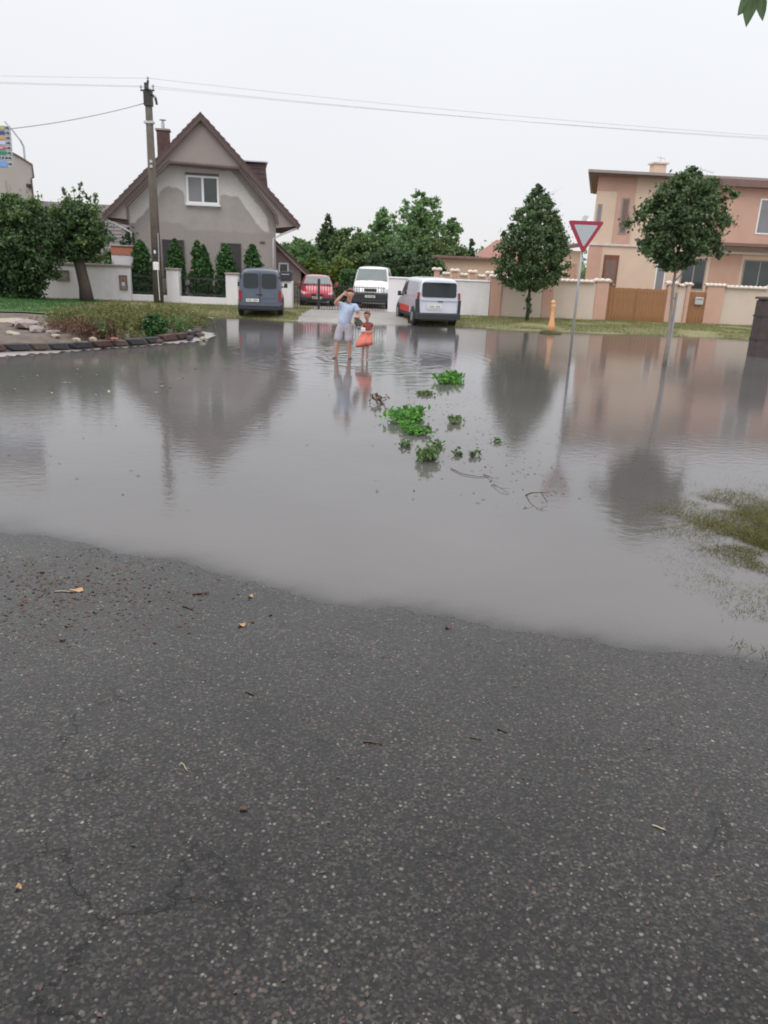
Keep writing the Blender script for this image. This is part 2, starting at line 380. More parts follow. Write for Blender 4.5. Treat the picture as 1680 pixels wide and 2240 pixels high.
class MB:
    def __init__(s): s.V = []; s.F = []
    def add(s, V, F, mtx=None):
        b = len(s.V)
        for v in V:
            s.V.append(tuple(mtx @ Vector(v)) if mtx is not None else tuple(v))
        s.F += [tuple(b + i for i in f) for f in F]; return s
    def box(s, x0, x1, y0, y1, z0, z1, mtx=None):
        V = [(x, y, z) for x in (x0, x1) for y in (y0, y1) for z in (z0, z1)]
        return s.add(V, [(0, 1, 3, 2), (4, 6, 7, 5), (0, 4, 5, 1), (2, 3, 7, 6), (0, 2, 6, 4), (1, 5, 7, 3)], mtx)
    def bbox(s, x0, x1, y0, y1, z0, z1, b=.02, mtx=None):
        # box with chamfered vertical and top edges
        P = [(x0 + b, y0), (x1 - b, y0), (x1, y0 + b), (x1, y1 - b), (x1 - b, y1), (x0 + b, y1), (x0, y1 - b), (x0, y0 + b)]
        cx, cy = (x0 + x1) / 2, (y0 + y1) / 2
        V = [(x, y, z0) for x, y in P] + [(x, y, z1 - b) for x, y in P]
        V += [(x + (b if x < cx else -b), y + (b if y < cy else -b), z1) for x, y in P]
        F = [tuple(range(7, -1, -1))]
        for k in (0, 8):
            F += [(k + i, k + (i + 1) % 8, k + 8 + (i + 1) % 8, k + 8 + i) for i in range(8)]
        F.append(tuple(range(16, 24)))
        return s.add(V, F, mtx)
    def prism(s, poly, y0, y1, mtx=None, sh=0.0):
        # polygon in x,z extruded along y
        n = len(poly)
        V = [(x, y0, z) for x, z in poly] + [(x + sh, y1, z) for x, z in poly]
        F = [tuple(range(n)), tuple(range(2 * n - 1, n - 1, -1))] + [(i, n + i, n + (i + 1) % n, (i + 1) % n) for i in range(n)]
        return s.add(V, F, mtx)
    def tube(s, pts, rad, seg=6, cap=True):
        pts = [Vector(p) for p in pts]; n = len(pts)
        rad = rad if isinstance(rad, (list, tuple)) else [rad] * n
        b = len(s.V); ref = Vector((.13, .31, .94)).normalized()
        for i, p in enumerate(pts):
            d = (pts[min(i + 1, n - 1)] - pts[max(i - 1, 0)]).normalized()
            r_ = ref if abs(d.dot(ref)) < .95 else Vector((1, .1, 0)).normalized()
            u = d.cross(r_).normalized(); w = d.cross(u)
            for k in range(seg):
                a = 2 * math.pi * k / seg
                s.V.append(tuple(p + (u * math.cos(a) + w * math.sin(a)) * rad[i]))
        for i in range(n - 1):
            for k in range(seg):
                s.F.append((b + i * seg + k, b + i * seg + (k + 1) % seg, b + (i + 1) * seg + (k + 1) % seg, b + (i + 1) * seg + k))
        if cap:
            s.F.append(tuple(b + k for k in range(seg - 1, -1, -1))); s.F.append(tuple(b + (n - 1) * seg + k for k in range(seg)))
        return s
    def lathe(s, prof, seg=16, mtx=None):
        V = []; F = []; n = len(prof)
        for r_, z in prof:
            for k in range(seg):
                a = 2 * math.pi * k / seg; V.append((r_ * math.cos(a), r_ * math.sin(a), z))
        for i in range(n - 1):
            for k in range(seg): F.append((i * seg + k, i * seg + (k + 1) % seg, (i + 1) * seg + (k + 1) % seg, (i + 1) * seg + k))
        F.append(tuple(range(seg - 1, -1, -1))); F.append(tuple((n - 1) * seg + k for k in range(seg)))
        return s.add(V, F, mtx)
    def build(s, name, mat, parent=None, world=False, smooth=False, loc=None):
        return mk(name, s.V, s.F, mat, parent, smooth, world, loc=loc)

def rrect(w, h, r=.05, seg=3):
    P = []
    for cx, cz, a0 in ((w / 2 - r, h / 2 - r, 0), (-w / 2 + r, h / 2 - r, 90), (-w / 2 + r, -h / 2 + r, 180), (w / 2 - r, -h / 2 + r, 270)):
        for k in range(seg + 1):
            a = R(a0 + 90 * k / seg); P.append((cx + r * math.cos(a), cz + r * math.sin(a)))
    return P

def leafquads(C, N, size, stretch=1.7, up=0.0):
    """rhombic leaves at centres C facing roughly N"""
    n = len(C)
    N = N + rng.normal(0, .75, (n, 3)); N[:, 2] += up
    N /= np.linalg.norm(N, axis=1)[:, None] + 1e-9
    T = np.cross(N, rng.normal(0, 1, (n, 3))); T /= np.linalg.norm(T, axis=1)[:, None] + 1e-9
    B = np.cross(N, T)
    s = size * rng.uniform(.6, 1.3, (n, 1))
    a = T * s * stretch * .5; b = B * s * .5
    bend = N * s * .12
    V = np.stack([C - a, C + b + bend, C + a, C - b + bend], 1).reshape(-1, 3)
    return V, np.arange(4 * n).reshape(-1, 4), rng.random(n)

def clump_points(centres, radii, per, flat=.8, shell=.45):
    """points spread through blobs, denser towards the outside"""
    n = len(centres); tot = n * per
    D = rng.normal(0, 1, (tot, 3)); D /= np.linalg.norm(D, axis=1)[:, None]
    rr = np.abs(rng.normal(0, .60, tot))
    c = np.repeat(centres, per, 0); r_ = np.repeat(radii, per)[:, None]
    D[:, 2] *= flat
    return c + D * rr[:, None] * r_, D

def crown(env, n, cr_, per, size, shellbias=.5, up=.25, stretch=1.7, name='crown', mat='f_mid', parent=None, lobes=1.0):
    """env(t)-> (cx,cy,rx,ry) ellipse of the crown at relative height; z range from env.z"""
    z0, z1 = env['z']; pts = []; rad = []
    f = env['f']; ph = z0 * 7.3 + env['rmax'] * 3.1
    while len(pts) < n:
        t = rng.random(); cx, cy, rx, ry = f(t); a = rng.random() * 2 * math.pi
        lob = 1 + lobes * (.13 * math.sin(3 * a + 7 * t + ph) + .10 * math.sin(5 * a - 11 * t + 2 * ph) + .07 * math.sin(23 * t + ph)); rx *= lob; ry *= lob
        if rng.random() > max(rx, .15) / env['rmax']: continue
        q = rng.random() ** shellbias
        q *= (1 - cr_ * .35 / max(rx, .3))
        pts.append((cx + rx * q * math.cos(a), cy + ry * q * math.sin(a), z0 + (z1 - z0) * t))
        rad.append(cr_ * rng.uniform(.35, 1.3) * min(1, .35 + rx / env['rmax']))
    pts = np.array(pts); rad = np.array(rad)
    P, D = clump_points(pts, rad, per)
    V, F, rn = leafquads(P, D, size, stretch, up)
    return mk(name, V, F, mat, parent, world=True, rnd=rn)

def profile(pts):
    ts = [p[0] for p in pts]; rs = [p[1] for p in pts]
    return lambda t: float(np.interp(t, ts, rs))

def limbs(parent, base, top, r0, r1, n, spread, z_from, mat='bark', name='trunk', lean=(0, 0), up=.8):
    mb = MB(); b = Vector(base); t = Vector(top)
    pts = [b.lerp(t, k / 6) + Vector((math.sin(k * 1.7) * r0 * .35, math.cos(k * 2.1) * r0 * .35, 0)) for k in range(7)]
    rad = [r0 + (r1 - r0) * k / 6 for k in range(7)]; rad[0] *= 1.25
    tr = MB().tube(pts, rad, 8).build(name, mat, parent, world=True, smooth=True)
    for k in range(n):
        f = z_from + (1 - z_from) * (k + .5) / n
        p = b.lerp(t, f); a = k * 2.4 + .5
        d = Vector((math.cos(a) * spread, math.sin(a) * spread, spread * up)) * (1.15 - f * .6)
        q = p + d * .5 + Vector((0, 0, .05 * spread)); e = p + d
        rr = (r0 + (r1 - r0) * f) * .55
        mb.tube([p, q, e], [rr, rr * .6, rr * .2], 5)
        for j in (-1, 1):
            e2 = e + Vector((math.cos(a + j * .8), math.sin(a + j * .8), .6)) * spread * .35
            mb.tube([q, (q + e2) / 2, e2], [rr * .45, rr * .3, rr * .1], 4)
    mb.build('limbs', mat, parent, world=True)
    return tr

# ------------------------------------------------------------------ terrain
WX = np.array([-40, -12, -7, -3.4, -2.0, -.8, .59, 1.5, 2.5, 6, 30.])
WY = np.array([9.6, 8.0, 7.0, 6.25, 5.84, 5.27, 4.78, 4.60, 4.34, 3.3, 1.0])
ISL = np.array([(-70, 9.0), (-13, 14.6), (-8.9, 17.2), (-7.2, 19.6), (-5.35, 22.3), (-5.5, 24.0), (-6.4, 28.0), (-7.2, 30.6), (-6.6, 33.0), (-70, 33.0)])
def sdist(x, y, poly):
    d = np.full(x.shape, 1e9); ins = np.zeros(x.shape, bool); n = len(poly)
    for i in range(n):
        ax, ay = poly[i]; bx, by = poly[(i + 1) % n]
        ex, ey = bx - ax, by - ay
        t = np.clip(((x - ax) * ex + (y - ay) * ey) / (ex * ex + ey * ey), 0, 1)
        d = np.minimum(d, np.hypot(x - ax - t * ex, y - ay - t * ey))
        c = ((ay > y) != (by > y)) & (x < (bx - ax) * (y - ay) / (by - ay + 1e-12) + ax)
        ins ^= c
    return np.where(ins, d, -d)
def wav(x, y, f, s=0.):
    return (np.sin(x * f + s) * np.cos(y * f * 1.13 + s * 2) + .6 * np.sin(x * f * 2.3 + y * f * 1.7 + s) + .4 * np.cos(y * f * 3.1 - x * f * 1.9 + s * 3)) / 2
def height(x, y):
    x = np.asarray(x, float); y = np.asarray(y, float)
    near = np.clip(.026 * (np.interp(x, WX, WY) - y), -.12, .09) + .0034 * wav(x, y, 2.1) + .0016 * wav(x, y, 7.3, 1) + .0007 * wav(x, y, 19.0, 2)
    bank = 31.0 + .25 * np.sin(x * .7) + .15 * np.sin(x * 1.9 + 1)
    far = np.clip(.13 * (y - bank), -.12, .13) + .012 * wav(x, y, 1.1, 2)
    isl = np.clip(.11 * (sdist(x, y, ISL) + .07 * wav(x, y, 2.2, 4)), -.12, .14) + .004 * wav(x, y, 1.7, 3)
    shoal = -.006 - .030 * np.hypot((x - 4.1) / 1.3, (y - 6.8) / 1.8) + .012 * wav(x, y, 3.3, 5)
    return np.maximum.reduce([near, far, isl, np.clip(shoal, -.12, .004)])
def hz(x, y): return float(height(np.array([x]), np.array([y]))[0])

def grid(name, xs, ys, dz, mat, mask=None, kind='structure', zf=None, label=None):
    X, Y = np.meshgrid(xs, ys); Z = (height(X, Y) if zf is None else zf(X, Y)) + dz
    V = np.stack([X, Y, Z], -1).reshape(-1, 3); nx = len(xs); ny = len(ys)
    i, j = np.meshgrid(np.arange(nx - 1), np.arange(ny - 1)); b = (j * nx + i).ravel()
    F = np.stack([b, b + 1, b + nx + 1, b + nx], 1)
    if mask is not None:
        cx = V[F].mean(1); F = F[mask(cx[:, 0], cx[:, 1])]
        used, inv = np.unique(F, return_inverse=True); V = V[used]; F = inv.reshape(F.shape)
    o = mk(name, V, F, mat, smooth=True); prop(o, kind=kind, label=label)
    return o, V
def steps(*segs):
    a = []
    for s0, s1, st in segs: a += list(np.arange(s0, s1, st))
    a.append(segs[-1][1]); return np.array(a)

gx = steps((-900, -100, 100), (-100, -24, 4), (-24, -8, .25), (-8, 8, .09), (8, 24, .3), (24, 100, 4), (100, 900, 100))
gy = steps((-60, -2, 4), (-2, 13, .09), (13, 33, .2), (33, 60, 1.5), (60, 200, 20), (200, 1500, 100))
grid('road', gx, gy, 0, 'asphalt')

wx = steps((-70, -24, 2), (-24, -6, .3), (-6, 8, .11), (8, 24, .4), (24, 70, 4))
wy = steps((.5, 14, .11), (14, 36, .25))
wo, wV = grid('flood_water', wx, wy, 0, 'water', zf=lambda X, Y: X * 0)
dp = wo.data.attributes.new('depth', 'FLOAT', 'POINT')
dp.data.foreach_set('value', np.clip(-height(wV[:, 0], wV[:, 1]), 0, 1).astype(np.float32))

# verge of rough grass beyond the water, lawn and soil bed on the left bank
fx = steps((-900, -100, 100), (-100, -28, 4), (-28, 26, .3), (26, 100, 5), (100, 900, 100))
fy = steps((30.0, 37.2, .22), (37.2, 60, 1), (60, 200, 20), (200, 1500, 100))
def drive(x, y):
    return (x > -3.75 + .0 * y) & (x < .75 - .09 * (y - 31)) & (y < 60)
def driver_(x, y): return (x > 13.2) & (x < 14.9) & (y < 37.6)
grid('grass_verge', fx, fy, .012, 'verge', mask=lambda x, y: ~drive(x, y) & ~((y < 31.2) & (sdist(x, y, ISL) > 0)))
grid('driveway', steps((-3.9, .9, .12)), steps((30.6, 37.5, .15), (37.5, 60, 1.5)), .016, 'concrete', mask=drive)
ix = steps((-60, -20, 2), (-20, -4.8, .16)); iy = steps((9, 33, .16))
def off(x, y): return sdist(x, y, ISL)
grid('grit_strip', ix, iy, .006, 'strip', mask=lambda x, y: (off(x, y) > .0) & (off(x, y) < 1.25) & (y < 24.5))
def soilz(X, Y):
    o = off(X, Y); return height(X, Y) + np.clip((o - .85) * .25, -.05, .12) + .03 * wav(X, Y, 1.9, 9)
grid('soil_bed', ix, iy, 0, 'soil', zf=soilz, mask=lambda x, y: (off(x, y) > .8) & (y < 31.0))
def lawnz(X, Y): return soilz(X, Y) + .03 + .06 * np.clip((Y - 25.5) * .5, -1, 1)
grid('lawn', steps((-60, -20, 2), (-20, -9, .25)), steps((26.0, 35.9, .25)), 0, 'lawn', zf=lawnz, mask=lambda x, y: (x < -11.2 - .3 * (y - 27)) & (off(x, y) > 1) | ((x < -13) & (y > 27)))

def blades(name, xs, ys, zs, h, w, mat, label, lean=.35, kind='stuff', parent=None):
    n = len(xs); a = rng.random(n) * 2 * math.pi; hh = h * rng.uniform(.5, 1.3, n)
    C = np.stack([xs, ys, zs], 1); d = np.stack([np.cos(a) * w, np.sin(a) * w, np.zeros(n)], 1) * .5
    L = rng.normal(0, lean, (n, 2)) * hh[:, None]
    T = C + np.stack([L[:, 0], L[:, 1], hh], 1)
    V = np.stack([C - d, C + d, T], 1).reshape(-1, 3)
    o = mk(name, V, np.arange(3 * n).reshape(-1, 3), mat, parent, rnd=rng.random(n))
    return prop(o, label, 'grass' if label and not parent else None, kind=kind)

n = 90000
x = rng.uniform(-22, 24, n); y = 30.9 + (37 - 30.9) * rng.random(n) ** 1.3
k = ~drive(x, y) & (height(x, y) > -.03) & (wav(x, y, .9, 6) > -.45 + .5 * (rng.random(n) - .3))
k &= ~((y < 31.2) & (off(x, y) > .6))
blades('verge_grass_blades', x[k], y[k], height(x[k], y[k]), .075, .02, 'f_grass', 'short dry yellow green grass along the far bank of the flood')
n = 26000
x = rng.uniform(-24, -11, n); y = rng.uniform(26.2, 35.6, n); k = ((x < -11.2 - .3 * (y - 27)) & (off(x, y) > 1)) | ((x < -13) & (y > 27))
blades('lawn_blades', x[k], y[k], lawnz(x[k], y[k]), .08, .02, 'f_lawn', 'bright green mown lawn grass under the big shrub at left')
# flooded grass poking out at right
n = 150000
x = rng.normal(4.1, .85, n); y = rng.normal(6.7, .95, n); k = (wav(x, y, 2.6, 5) + .35 * wav(x, y, 7, 2) > -.30) & (x > 2.4)
blades('flooded_grass', x[k], y[k], np.minimum(height(x[k], y[k]), -.004), .045, .010, 'f_wet', 'flattened olive grass just breaking the flood water at the right edge', lean=1.3)

# ------------------------------------------------------------------ gable house
GZ = .12
H1 = empty('gable_house', (-9.5, 40, GZ), 'grey rendered gable house with patchy pale plaster round the upper window', 'house')
hx0, hx1 = -13.1, -5.95
EL, ER, EZ, AX, AZ = -14.05, -4.92, 3.88, -9.45, 8.45
wall = MB().prism([(hx0, 0), (hx1, 0), (hx1, 4.6), (AX, 8.15), (hx0, 4.6)], 40, 49.5)
# window openings are framed by reveals set in the wall face
w_ = wall.build('wall', 'render_grey', H1, world=True)
def zz(px, pz):  # coordinates of the gable read off its own elevation, metres
    return (hx0 + (px - 245) / (1375 - 245) * (hx1 - hx0), 3.62 + (905 - pz) * .00605)
pp = [(247, 700), (330, 640), (410, 565), (505, 470), (560, 448), (1040, 466), (1120, 570), (1220, 690), (1310, 800), (1322, 915), (1285, 915), (1215, 850), (1140, 740), (1085, 655), (1000, 645), (945, 650), (936, 745), (800, 752), (682, 740), (662, 640), (620, 605), (560, 602), (500, 640), (470, 700), (430, 745), (380, 800), (330, 850), (300, 880), (256, 892)]
xs_ = np.arange(hx0 + .01, hx1 - .005, .06); zs_ = np.arange(.3, 7.0, .06)
XX, ZZ = np.meshgrid(xs_, zs_); XW = XX + .05 * wav(XX, ZZ, 3.1, 2); ZW = ZZ + .05 * wav(XX, ZZ, 4.3, 1)
sd = sdist(XW, ZW, np.array([zz(*p) for p in pp])); sd2 = sdist(XW, ZW, np.array([zz(*p) for p in [(445, 700), (395, 762), (300, 880), (240, 893), (240, 2000), (1400, 2000), (1400, 930), (660, 922), (640, 880), (450, 870), (460, 790)]]))
nx_ = len(xs_); ii, jj = np.meshgrid(np.arange(nx_ - 1), np.arange(len(zs_) - 1)); b0 = (jj * nx_ + ii).ravel()
Fp = np.stack([b0, b0 + 1, b0 + nx_ + 1, b0 + nx_], 1); Vp = np.stack([XX, XX * 0 + 39.992, ZZ], -1).reshape(-1, 3)
okc = Vp[Fp].mean(1); Fp = Fp[okc[:, 2] < 8.2 - np.abs(okc[:, 0] - AX) * 1.0]
ps = mk('plaster_coat', Vp, Fp, 'plaster', H1, world=True)
at_ = ps.data.attributes.new('patch', 'FLOAT', 'POINT'); at_.data.foreach_set('value', np.clip(.5 + sd / .16, 0, 1).ravel().astype(np.float32))
at_ = ps.data.attributes.new('damp', 'FLOAT', 'POINT'); at_.data.foreach_set('value', np.clip(.5 + sd2 / .22, 0, 1).ravel().astype(np.float32))
# boxed verge: big gable triangle with an arched cut-out
ring = [(EL, EZ), (AX, AZ), (ER, EZ), (hx1 - .0, EZ - .12), (hx1 - .02, 4.35), (-7.72, 6.36), (-10.98, 6.46), (hx0 + .0, 4.42), (hx0, EZ - .05)]
MB().prism(ring, 39.3, 39.985).build('verge_boxing', 'boxing', H1, world=True)
MB().tube([(-13.05, 39.27, 4.42), (-10.98, 39.27, 6.46), (-7.72, 39.27, 6.38), (-5.98, 39.27, 4.35), (-5.9, 39.27, 3.95)], .075, 6).build('brace', 'brace', H1, world=True)
for (ax, az), nm in (((EL, EZ), 'left'), ((ER, EZ), 'right')):
    s_ = -1 if ax < AX else 1
    d = Vector((ax - AX, 0, az - AZ)).normalized(); nn = Vector((-d.z * s_, 0, d.x * s_))
    if nn.z < 0: nn = -nn
    a = Vector((AX, 0, AZ)); b = Vector((ax, 0, az)) + d * .1
    rf = MB().prism([(a.x, a.z + .02), (b.x, b.z + .02), (b.x + nn.x * .16, b.z + nn.z * .16), (a.x, a.z + .02 + .16 / max(nn.z, .1))], 39.15, 49.9).build('roof', 'rooftile', H1, world=True)
    MB().prism([(a.x, a.z - .13), (b.x - d.x * .02, b.z - .13), (b.x, b.z + .05), (a.x, a.z + .05)], 39.05, 39.148).build('fascia', 'fascia', rf, world=True)
    # tile courses run up the slope and stand proud of it
    mb = MB(); L = (b - a).length
    for k in range(int(L / .33)):
        p0 = a + d * (.33 * k + .1) + nn * .165; p1 = p0 + d * .30
        mb.prism([(p0.x, p0.z + .0), (p1.x, p1.z + .02), (p1.x + nn.x * .03, p1.z + nn.z * .03 + .02), (p0.x + nn.x * .005, p0.z + nn.z * .005)], 39.2, 49.8)
    t_ = mb.build('tile_course', 'rooftile', rf, world=True)
    MB().tube([(ax + d.x * .1, 39.1, az - .02), (ax + d.x * .1, 49.8, az - .02)], .07, 8).build('gutter', 'fascia', H1, world=True)
# eaves soffits
for x0, x1 in ((EL + .05, hx0 - .005), (hx1 + .005, ER - .05)):
    MB().box(x0, x1, 40.0, 49.5, EZ - .1, EZ - .04).build('soffit', 'brace', H1, world=True)
def window(parent, x0, x1, z0, z1, y, panes=1, frame='whitepvc', pane='pane', fr=.07, name='window', depth=.09):
    r_ = MB()
    for a in ((x0, x1, z0, z0 + fr), (x0, x1, z1 - fr, z1), (x0, x0 + fr, z0 + fr, z1 - fr), (x1 - fr, x1, z0 + fr, z1 - fr)):
        r_.box(a[0], a[1], y - depth, y + .02, a[2], a[3])
    for k in range(1, panes):
        xm = x0 + (x1 - x0) * k / panes; r_.box(xm - fr * .6, xm + fr * .6, y - depth + .01, y + .02, z0 + fr, z1 - fr)
    w = r_.build(name, frame, parent, world=True)
    for k in range(panes):
        a = x0 + (x1 - x0) * k / panes + fr * .5; b = x0 + (x1 - x0) * (k + 1) / panes - fr * .5
        pm = pane[k] if isinstance(pane, (list, tuple)) else pane
        MB().box(a, b, y - depth * .45, y - depth * .3, z0 + fr * .6, z1 - fr * .6).build('pane', pm, w, world=True)
    return w
wn = window(H1, -10.27, -8.72, 4.72, 6.0, 39.99, 2, pane=['panegrey', 'pane'], fr=.09)
MB().bbox(-10.34, -8.65, 39.80, 39.99, 4.63, 4.71, .01).build('sill', 'whitepvc', wn, world=True)
MB().box(-10.3, -8.7, 39.86, 39.99, 6.0, 6.12).build('shutter_box', 'brace', wn, world=True)
for x0, x1, z0, z1 in ((-11.55, -10.5, 1.35, 3.0), (-8.7, -7.7, 1.35, 2.95)):
    w = window(H1, x0, x1, z0, z1, 39.99, 1, frame='shutter', pane='shutter', fr=.08)
    w['label'] = 'ground floor window closed by a dark roller shutter'
    mb = MB()
    for k in range(14):
        z = z0 + .1 + k * (z1 - z0 - .2) / 14; mb.box(x0 + .06, x1 - .06, 39.90, 39.93, z, z + .085)
    mb.build('shutter_slats', 'shutter', w, world=True)['kind'] = 'stuff'
MB().box(-6.75, -6.50, 39.965, 39.99, 2.98, 3.10).build('house_plate', 'fascia', H1, world=True)
for px, sgn in ((hx1 - .12, 1), (hx0 + .1, -1)):
    ex = ER if sgn > 0 else EL
    MB().tube([(ex, 39.35, 3.78), (px + sgn * .35, 39.7, 3.45), (px, 39.9, 3.25), (px, 39.9, .1)], .055, 8).build('downpipe', 'whitepvc', H1, world=True, smooth=True)
ch = MB().bbox(-11.80, -11.18, 42.6, 43.2, 5.2, 8.25, .03).build('chimney', 'brick', H1, world=True)
mb = MB()
for k in range(34):
    z = 5.3 + k * .085; o_ = .16 * (k % 2)
    for q in range(2):
        mb.box(-11.79 + q * .31 + o_ * .5, -11.79 + q * .31 + .28 + o_ * .3, 42.585, 42.6, z, z + .072)
mb.build('chimney_bricks', 'brick', ch, world=True)['kind'] = 'stuff'
MB().bbox(-11.86, -11.12, 42.54, 43.26, 8.25, 8.34, .02).build('chimney_cap', 'stone', ch, world=True)
MB().lathe([(.09, 0), (.09, .3), (.05, .32), (.05, .38), (.16, .40), (.17, .44), (.02, .55)], 12, Matrix.Translation((-11.49, 42.9, 8.34))).build('chimney_cowl', 'zinc', ch, world=True)
# second little flue by the left eave
MB().bbox(-13.35, -13.05, 43, 43.3, 4.4, 5.35, .02).build('flue', 'brick', H1, world=True)
# shed dormer on the right slope
dm = MB().add([(-8.6, 42.8, 6.9), (-6.35, 42.8, 7.05), (-6.15, 42.8, 5.1), (-8.6, 42.8, 5.4), (-8.6, 46.4, 6.9), (-6.35, 46.4, 7.05), (-6.15, 46.4, 5.1), (-8.6, 46.4, 5.4)],
              [(0, 1, 2, 3), (7, 6, 5, 4), (0, 4, 5, 1), (1, 5, 6, 2), (2, 6, 7, 3), (0, 3, 7, 4)]).build('dormer', 'rooftile', H1, world=True)
mb = MB()
for k in range(7):
    z = 5.25 + k * .25; mb.box(-8.2, -6.33 + (6 - k) * .02, 42.775, 42.80, z, z + .23)
mb.build('dormer_cladding', 'rooftile', dm, world=True)
MB().bbox(-8.7, -6.22, 42.6, 46.6, 7.055, 7.13, .02).build('dormer_roof', 'zinc', dm, world=True)
# lean-to at the right
MB().prism([(-5.94, 0), (-4.55, 0), (-4.55, 1.9), (-5.94, 3.05)], 41.5, 47).build('side_annex', 'boxing', H1, world=True)
MB().prism([(-5.95, 3.1), (-4.15, 1.45), (-4.05, 1.55), (-5.95, 3.26)], 41.2, 47.3).build('annex_roof', 'rooftile', H1, world=True)
MB().prism([(-5.9, 2.93), (-4.15, 1.36), (-4.15, 1.44), (-5.9, 3.05)], 41.1, 41.19).build('annex_fascia', 'stone', H1, world=True)
window(H1, -5.75, -5.22, 1.2, 2.1, 41.49, 1, fr=.07)

H1.rotation_euler = (0, 0, R(11))
H1.location = (-9.55, 40.1, GZ)

# ------------------------------------------------------------------ buildings at the left
TB = empty('grey_apartment_block', (-23, 46, GZ), 'tall blank grey rendered block with a broken roof corner at the far left', 'building')
MB().prism([(-34, 0), (-20.62, 0), (-20.62, 6.05), (-20.50, 6.1), (-20.50, 6.72), (-21.05, 7.05), (-22.4, 7.75), (-34, 7.9)], 46, 56, None, -5.2).build('wall', 'tower', TB, world=True)
MB().tube([(-22.5, 45.93, 7.80), (-21.05, 45.93, 7.10), (-20.46, 45.93, 6.76), (-20.44, 45.93, 6.1), (-20.58, 45.93, 6.02), (-20.56, 45.93, .2)], .05, 6).build('edge_flashing', 'fascia', TB, world=True)
for k, (a, b, c, w) in enumerate([(-22.6, 5.2, 5.75, .07), (-22.1, 5.0, 5.9, .10), (-21.9, 5.35, 5.7, .06), (-21.25, 4.65, 5.15, .05), (-21.35, 5.35, 5.5, .12)]):
    MB().prism([(a, b), (a + w, b + .05), (a + w * .8, c), (a - .02, c - .04)], 45.992, 46.03).build('spalled_patch', 'boxing', TB, world=True)
MB().bbox(-20.86, -20.66, 45.8, 45.99, 5.55, 5.75, .02).build('wall_lamp', 'darksteel', TB, world=True)
ms = MB().tube([(-20.95, 46.2, 6.9), (-20.95, 46.2, 7.7), (-21.05, 46.1, 8.0), (-21.4, 46, 8.5), (-21.75, 46, 8.9)], .055, 6).build('roof_mast', 'zinc', TB, world=True)
LB = empty('long_low_building', (-19, 50, GZ), 'long low building with a plain dark slate roof behind the leaning tree', 'building')
MB().box(-30, -12.5, 50, 58, 0, 2.4).build('wall', 'boxing', LB, world=True)
rf = MB().add([(-30, 49.5, 2.2), (-12.2, 49.5, 2.2), (-12.2, 54, 5.15), (-30, 54, 5.4), (-30, 49.5, 2.05), (-12.2, 49.5, 2.05), (-12.2, 54, 4.95), (-30, 54, 5.2), (-30, 58.5, 2.2), (-12.2, 58.5, 2.2)],
              [(0, 1, 2, 3), (4, 7, 6, 5), (0, 4, 5, 1), (3, 2, 9, 8)]).build('roof', 'slate', LB, world=True)
mb = MB()
for k in range(13):
    f0 = k / 13; y = 49.5 + 4.5 * f0; z = 2.2 + 2.95 * f0
    mb.add([(-30, y, z + .01), (-12.2, y, z + .01), (-12.2, y, z + .05), (-30, y, z + .05), (-12.2, y + .345, z + .2272), (-30, y + .345, z + .235)], [(0, 1, 2, 3), (3, 2, 4, 5)])
mb.build('slate_course', 'slate', rf, world=True)

SG = empty('shop_sign_stack', (-14.9, 30, lawnz(np.array([-14.9]), np.array([30.]))[0]), 'tall stack of coloured shop sign panels cut off by the left edge of the photo', 'sign')
for px in (-15.9,):
    MB().tube([(px, 30.12, SG.location.z), (px, 30.12, 6.5)], .05, 8).build('sign_post', 'greypost', SG, world=True)
zt = 6.50
for i in range(8):
    hh = .165 if i < 7 else .24
    x1 = -14.03 - .004 * i
    pn = MB().bbox(-16.1, x1, 30 - .03, 30.06, zt - hh + .012, zt, .01).build('sign_panel', 'signwhite', SG, world=True)
    if i == 4:
        MB().prism([(-14.52 + .30 * math.cos(a * .5236), zt - hh / 2 + .07 * math.sin(a * .5236)) for a in range(12)], 29.955, 29.969).build('colour_field', 'band4', pn, world=True)
        MB().prism([(-14.42 + .10 * math.cos(a * .5236), zt - hh / 2 + .035 * math.sin(a * .5236)) for a in range(12)], 29.945, 29.953).build('oval_mark', 'signwhite', pn, world=True)
    elif i == 6:
        for q in range(5):
            MB().prism([(-14.8 + q * .12, zt - hh + .05), (-14.73 + q * .12, zt - hh + .05), (-14.7 + q * .12, zt - .04), (-14.76 + q * .12, zt - .04)], 29.955, 29.969).build('mark', 'glyph', pn, world=True)
    else:
        MB().box(-16.0, x1 - .19, 29.955, 29.969, zt - hh + .03, zt - .02).build('colour_field', 'band%d' % i, pn, world=True)
    mm = MB()
    mm.box(x1 - .17, x1 - .05, 29.955, 29.969, zt - hh / 2 - .012, zt - hh / 2 + .02)
    mm.prism([(x1 - .06, zt - hh / 2 - .045), (x1 - .02, zt - hh / 2 + .005), (x1 - .06, zt - hh / 2 + .05), (x1 - .10, zt - hh / 2 + .03)], 29.94, 29.953)
    mm.build('arrow_mark', 'glyph', pn, world=True)
    zt -= hh

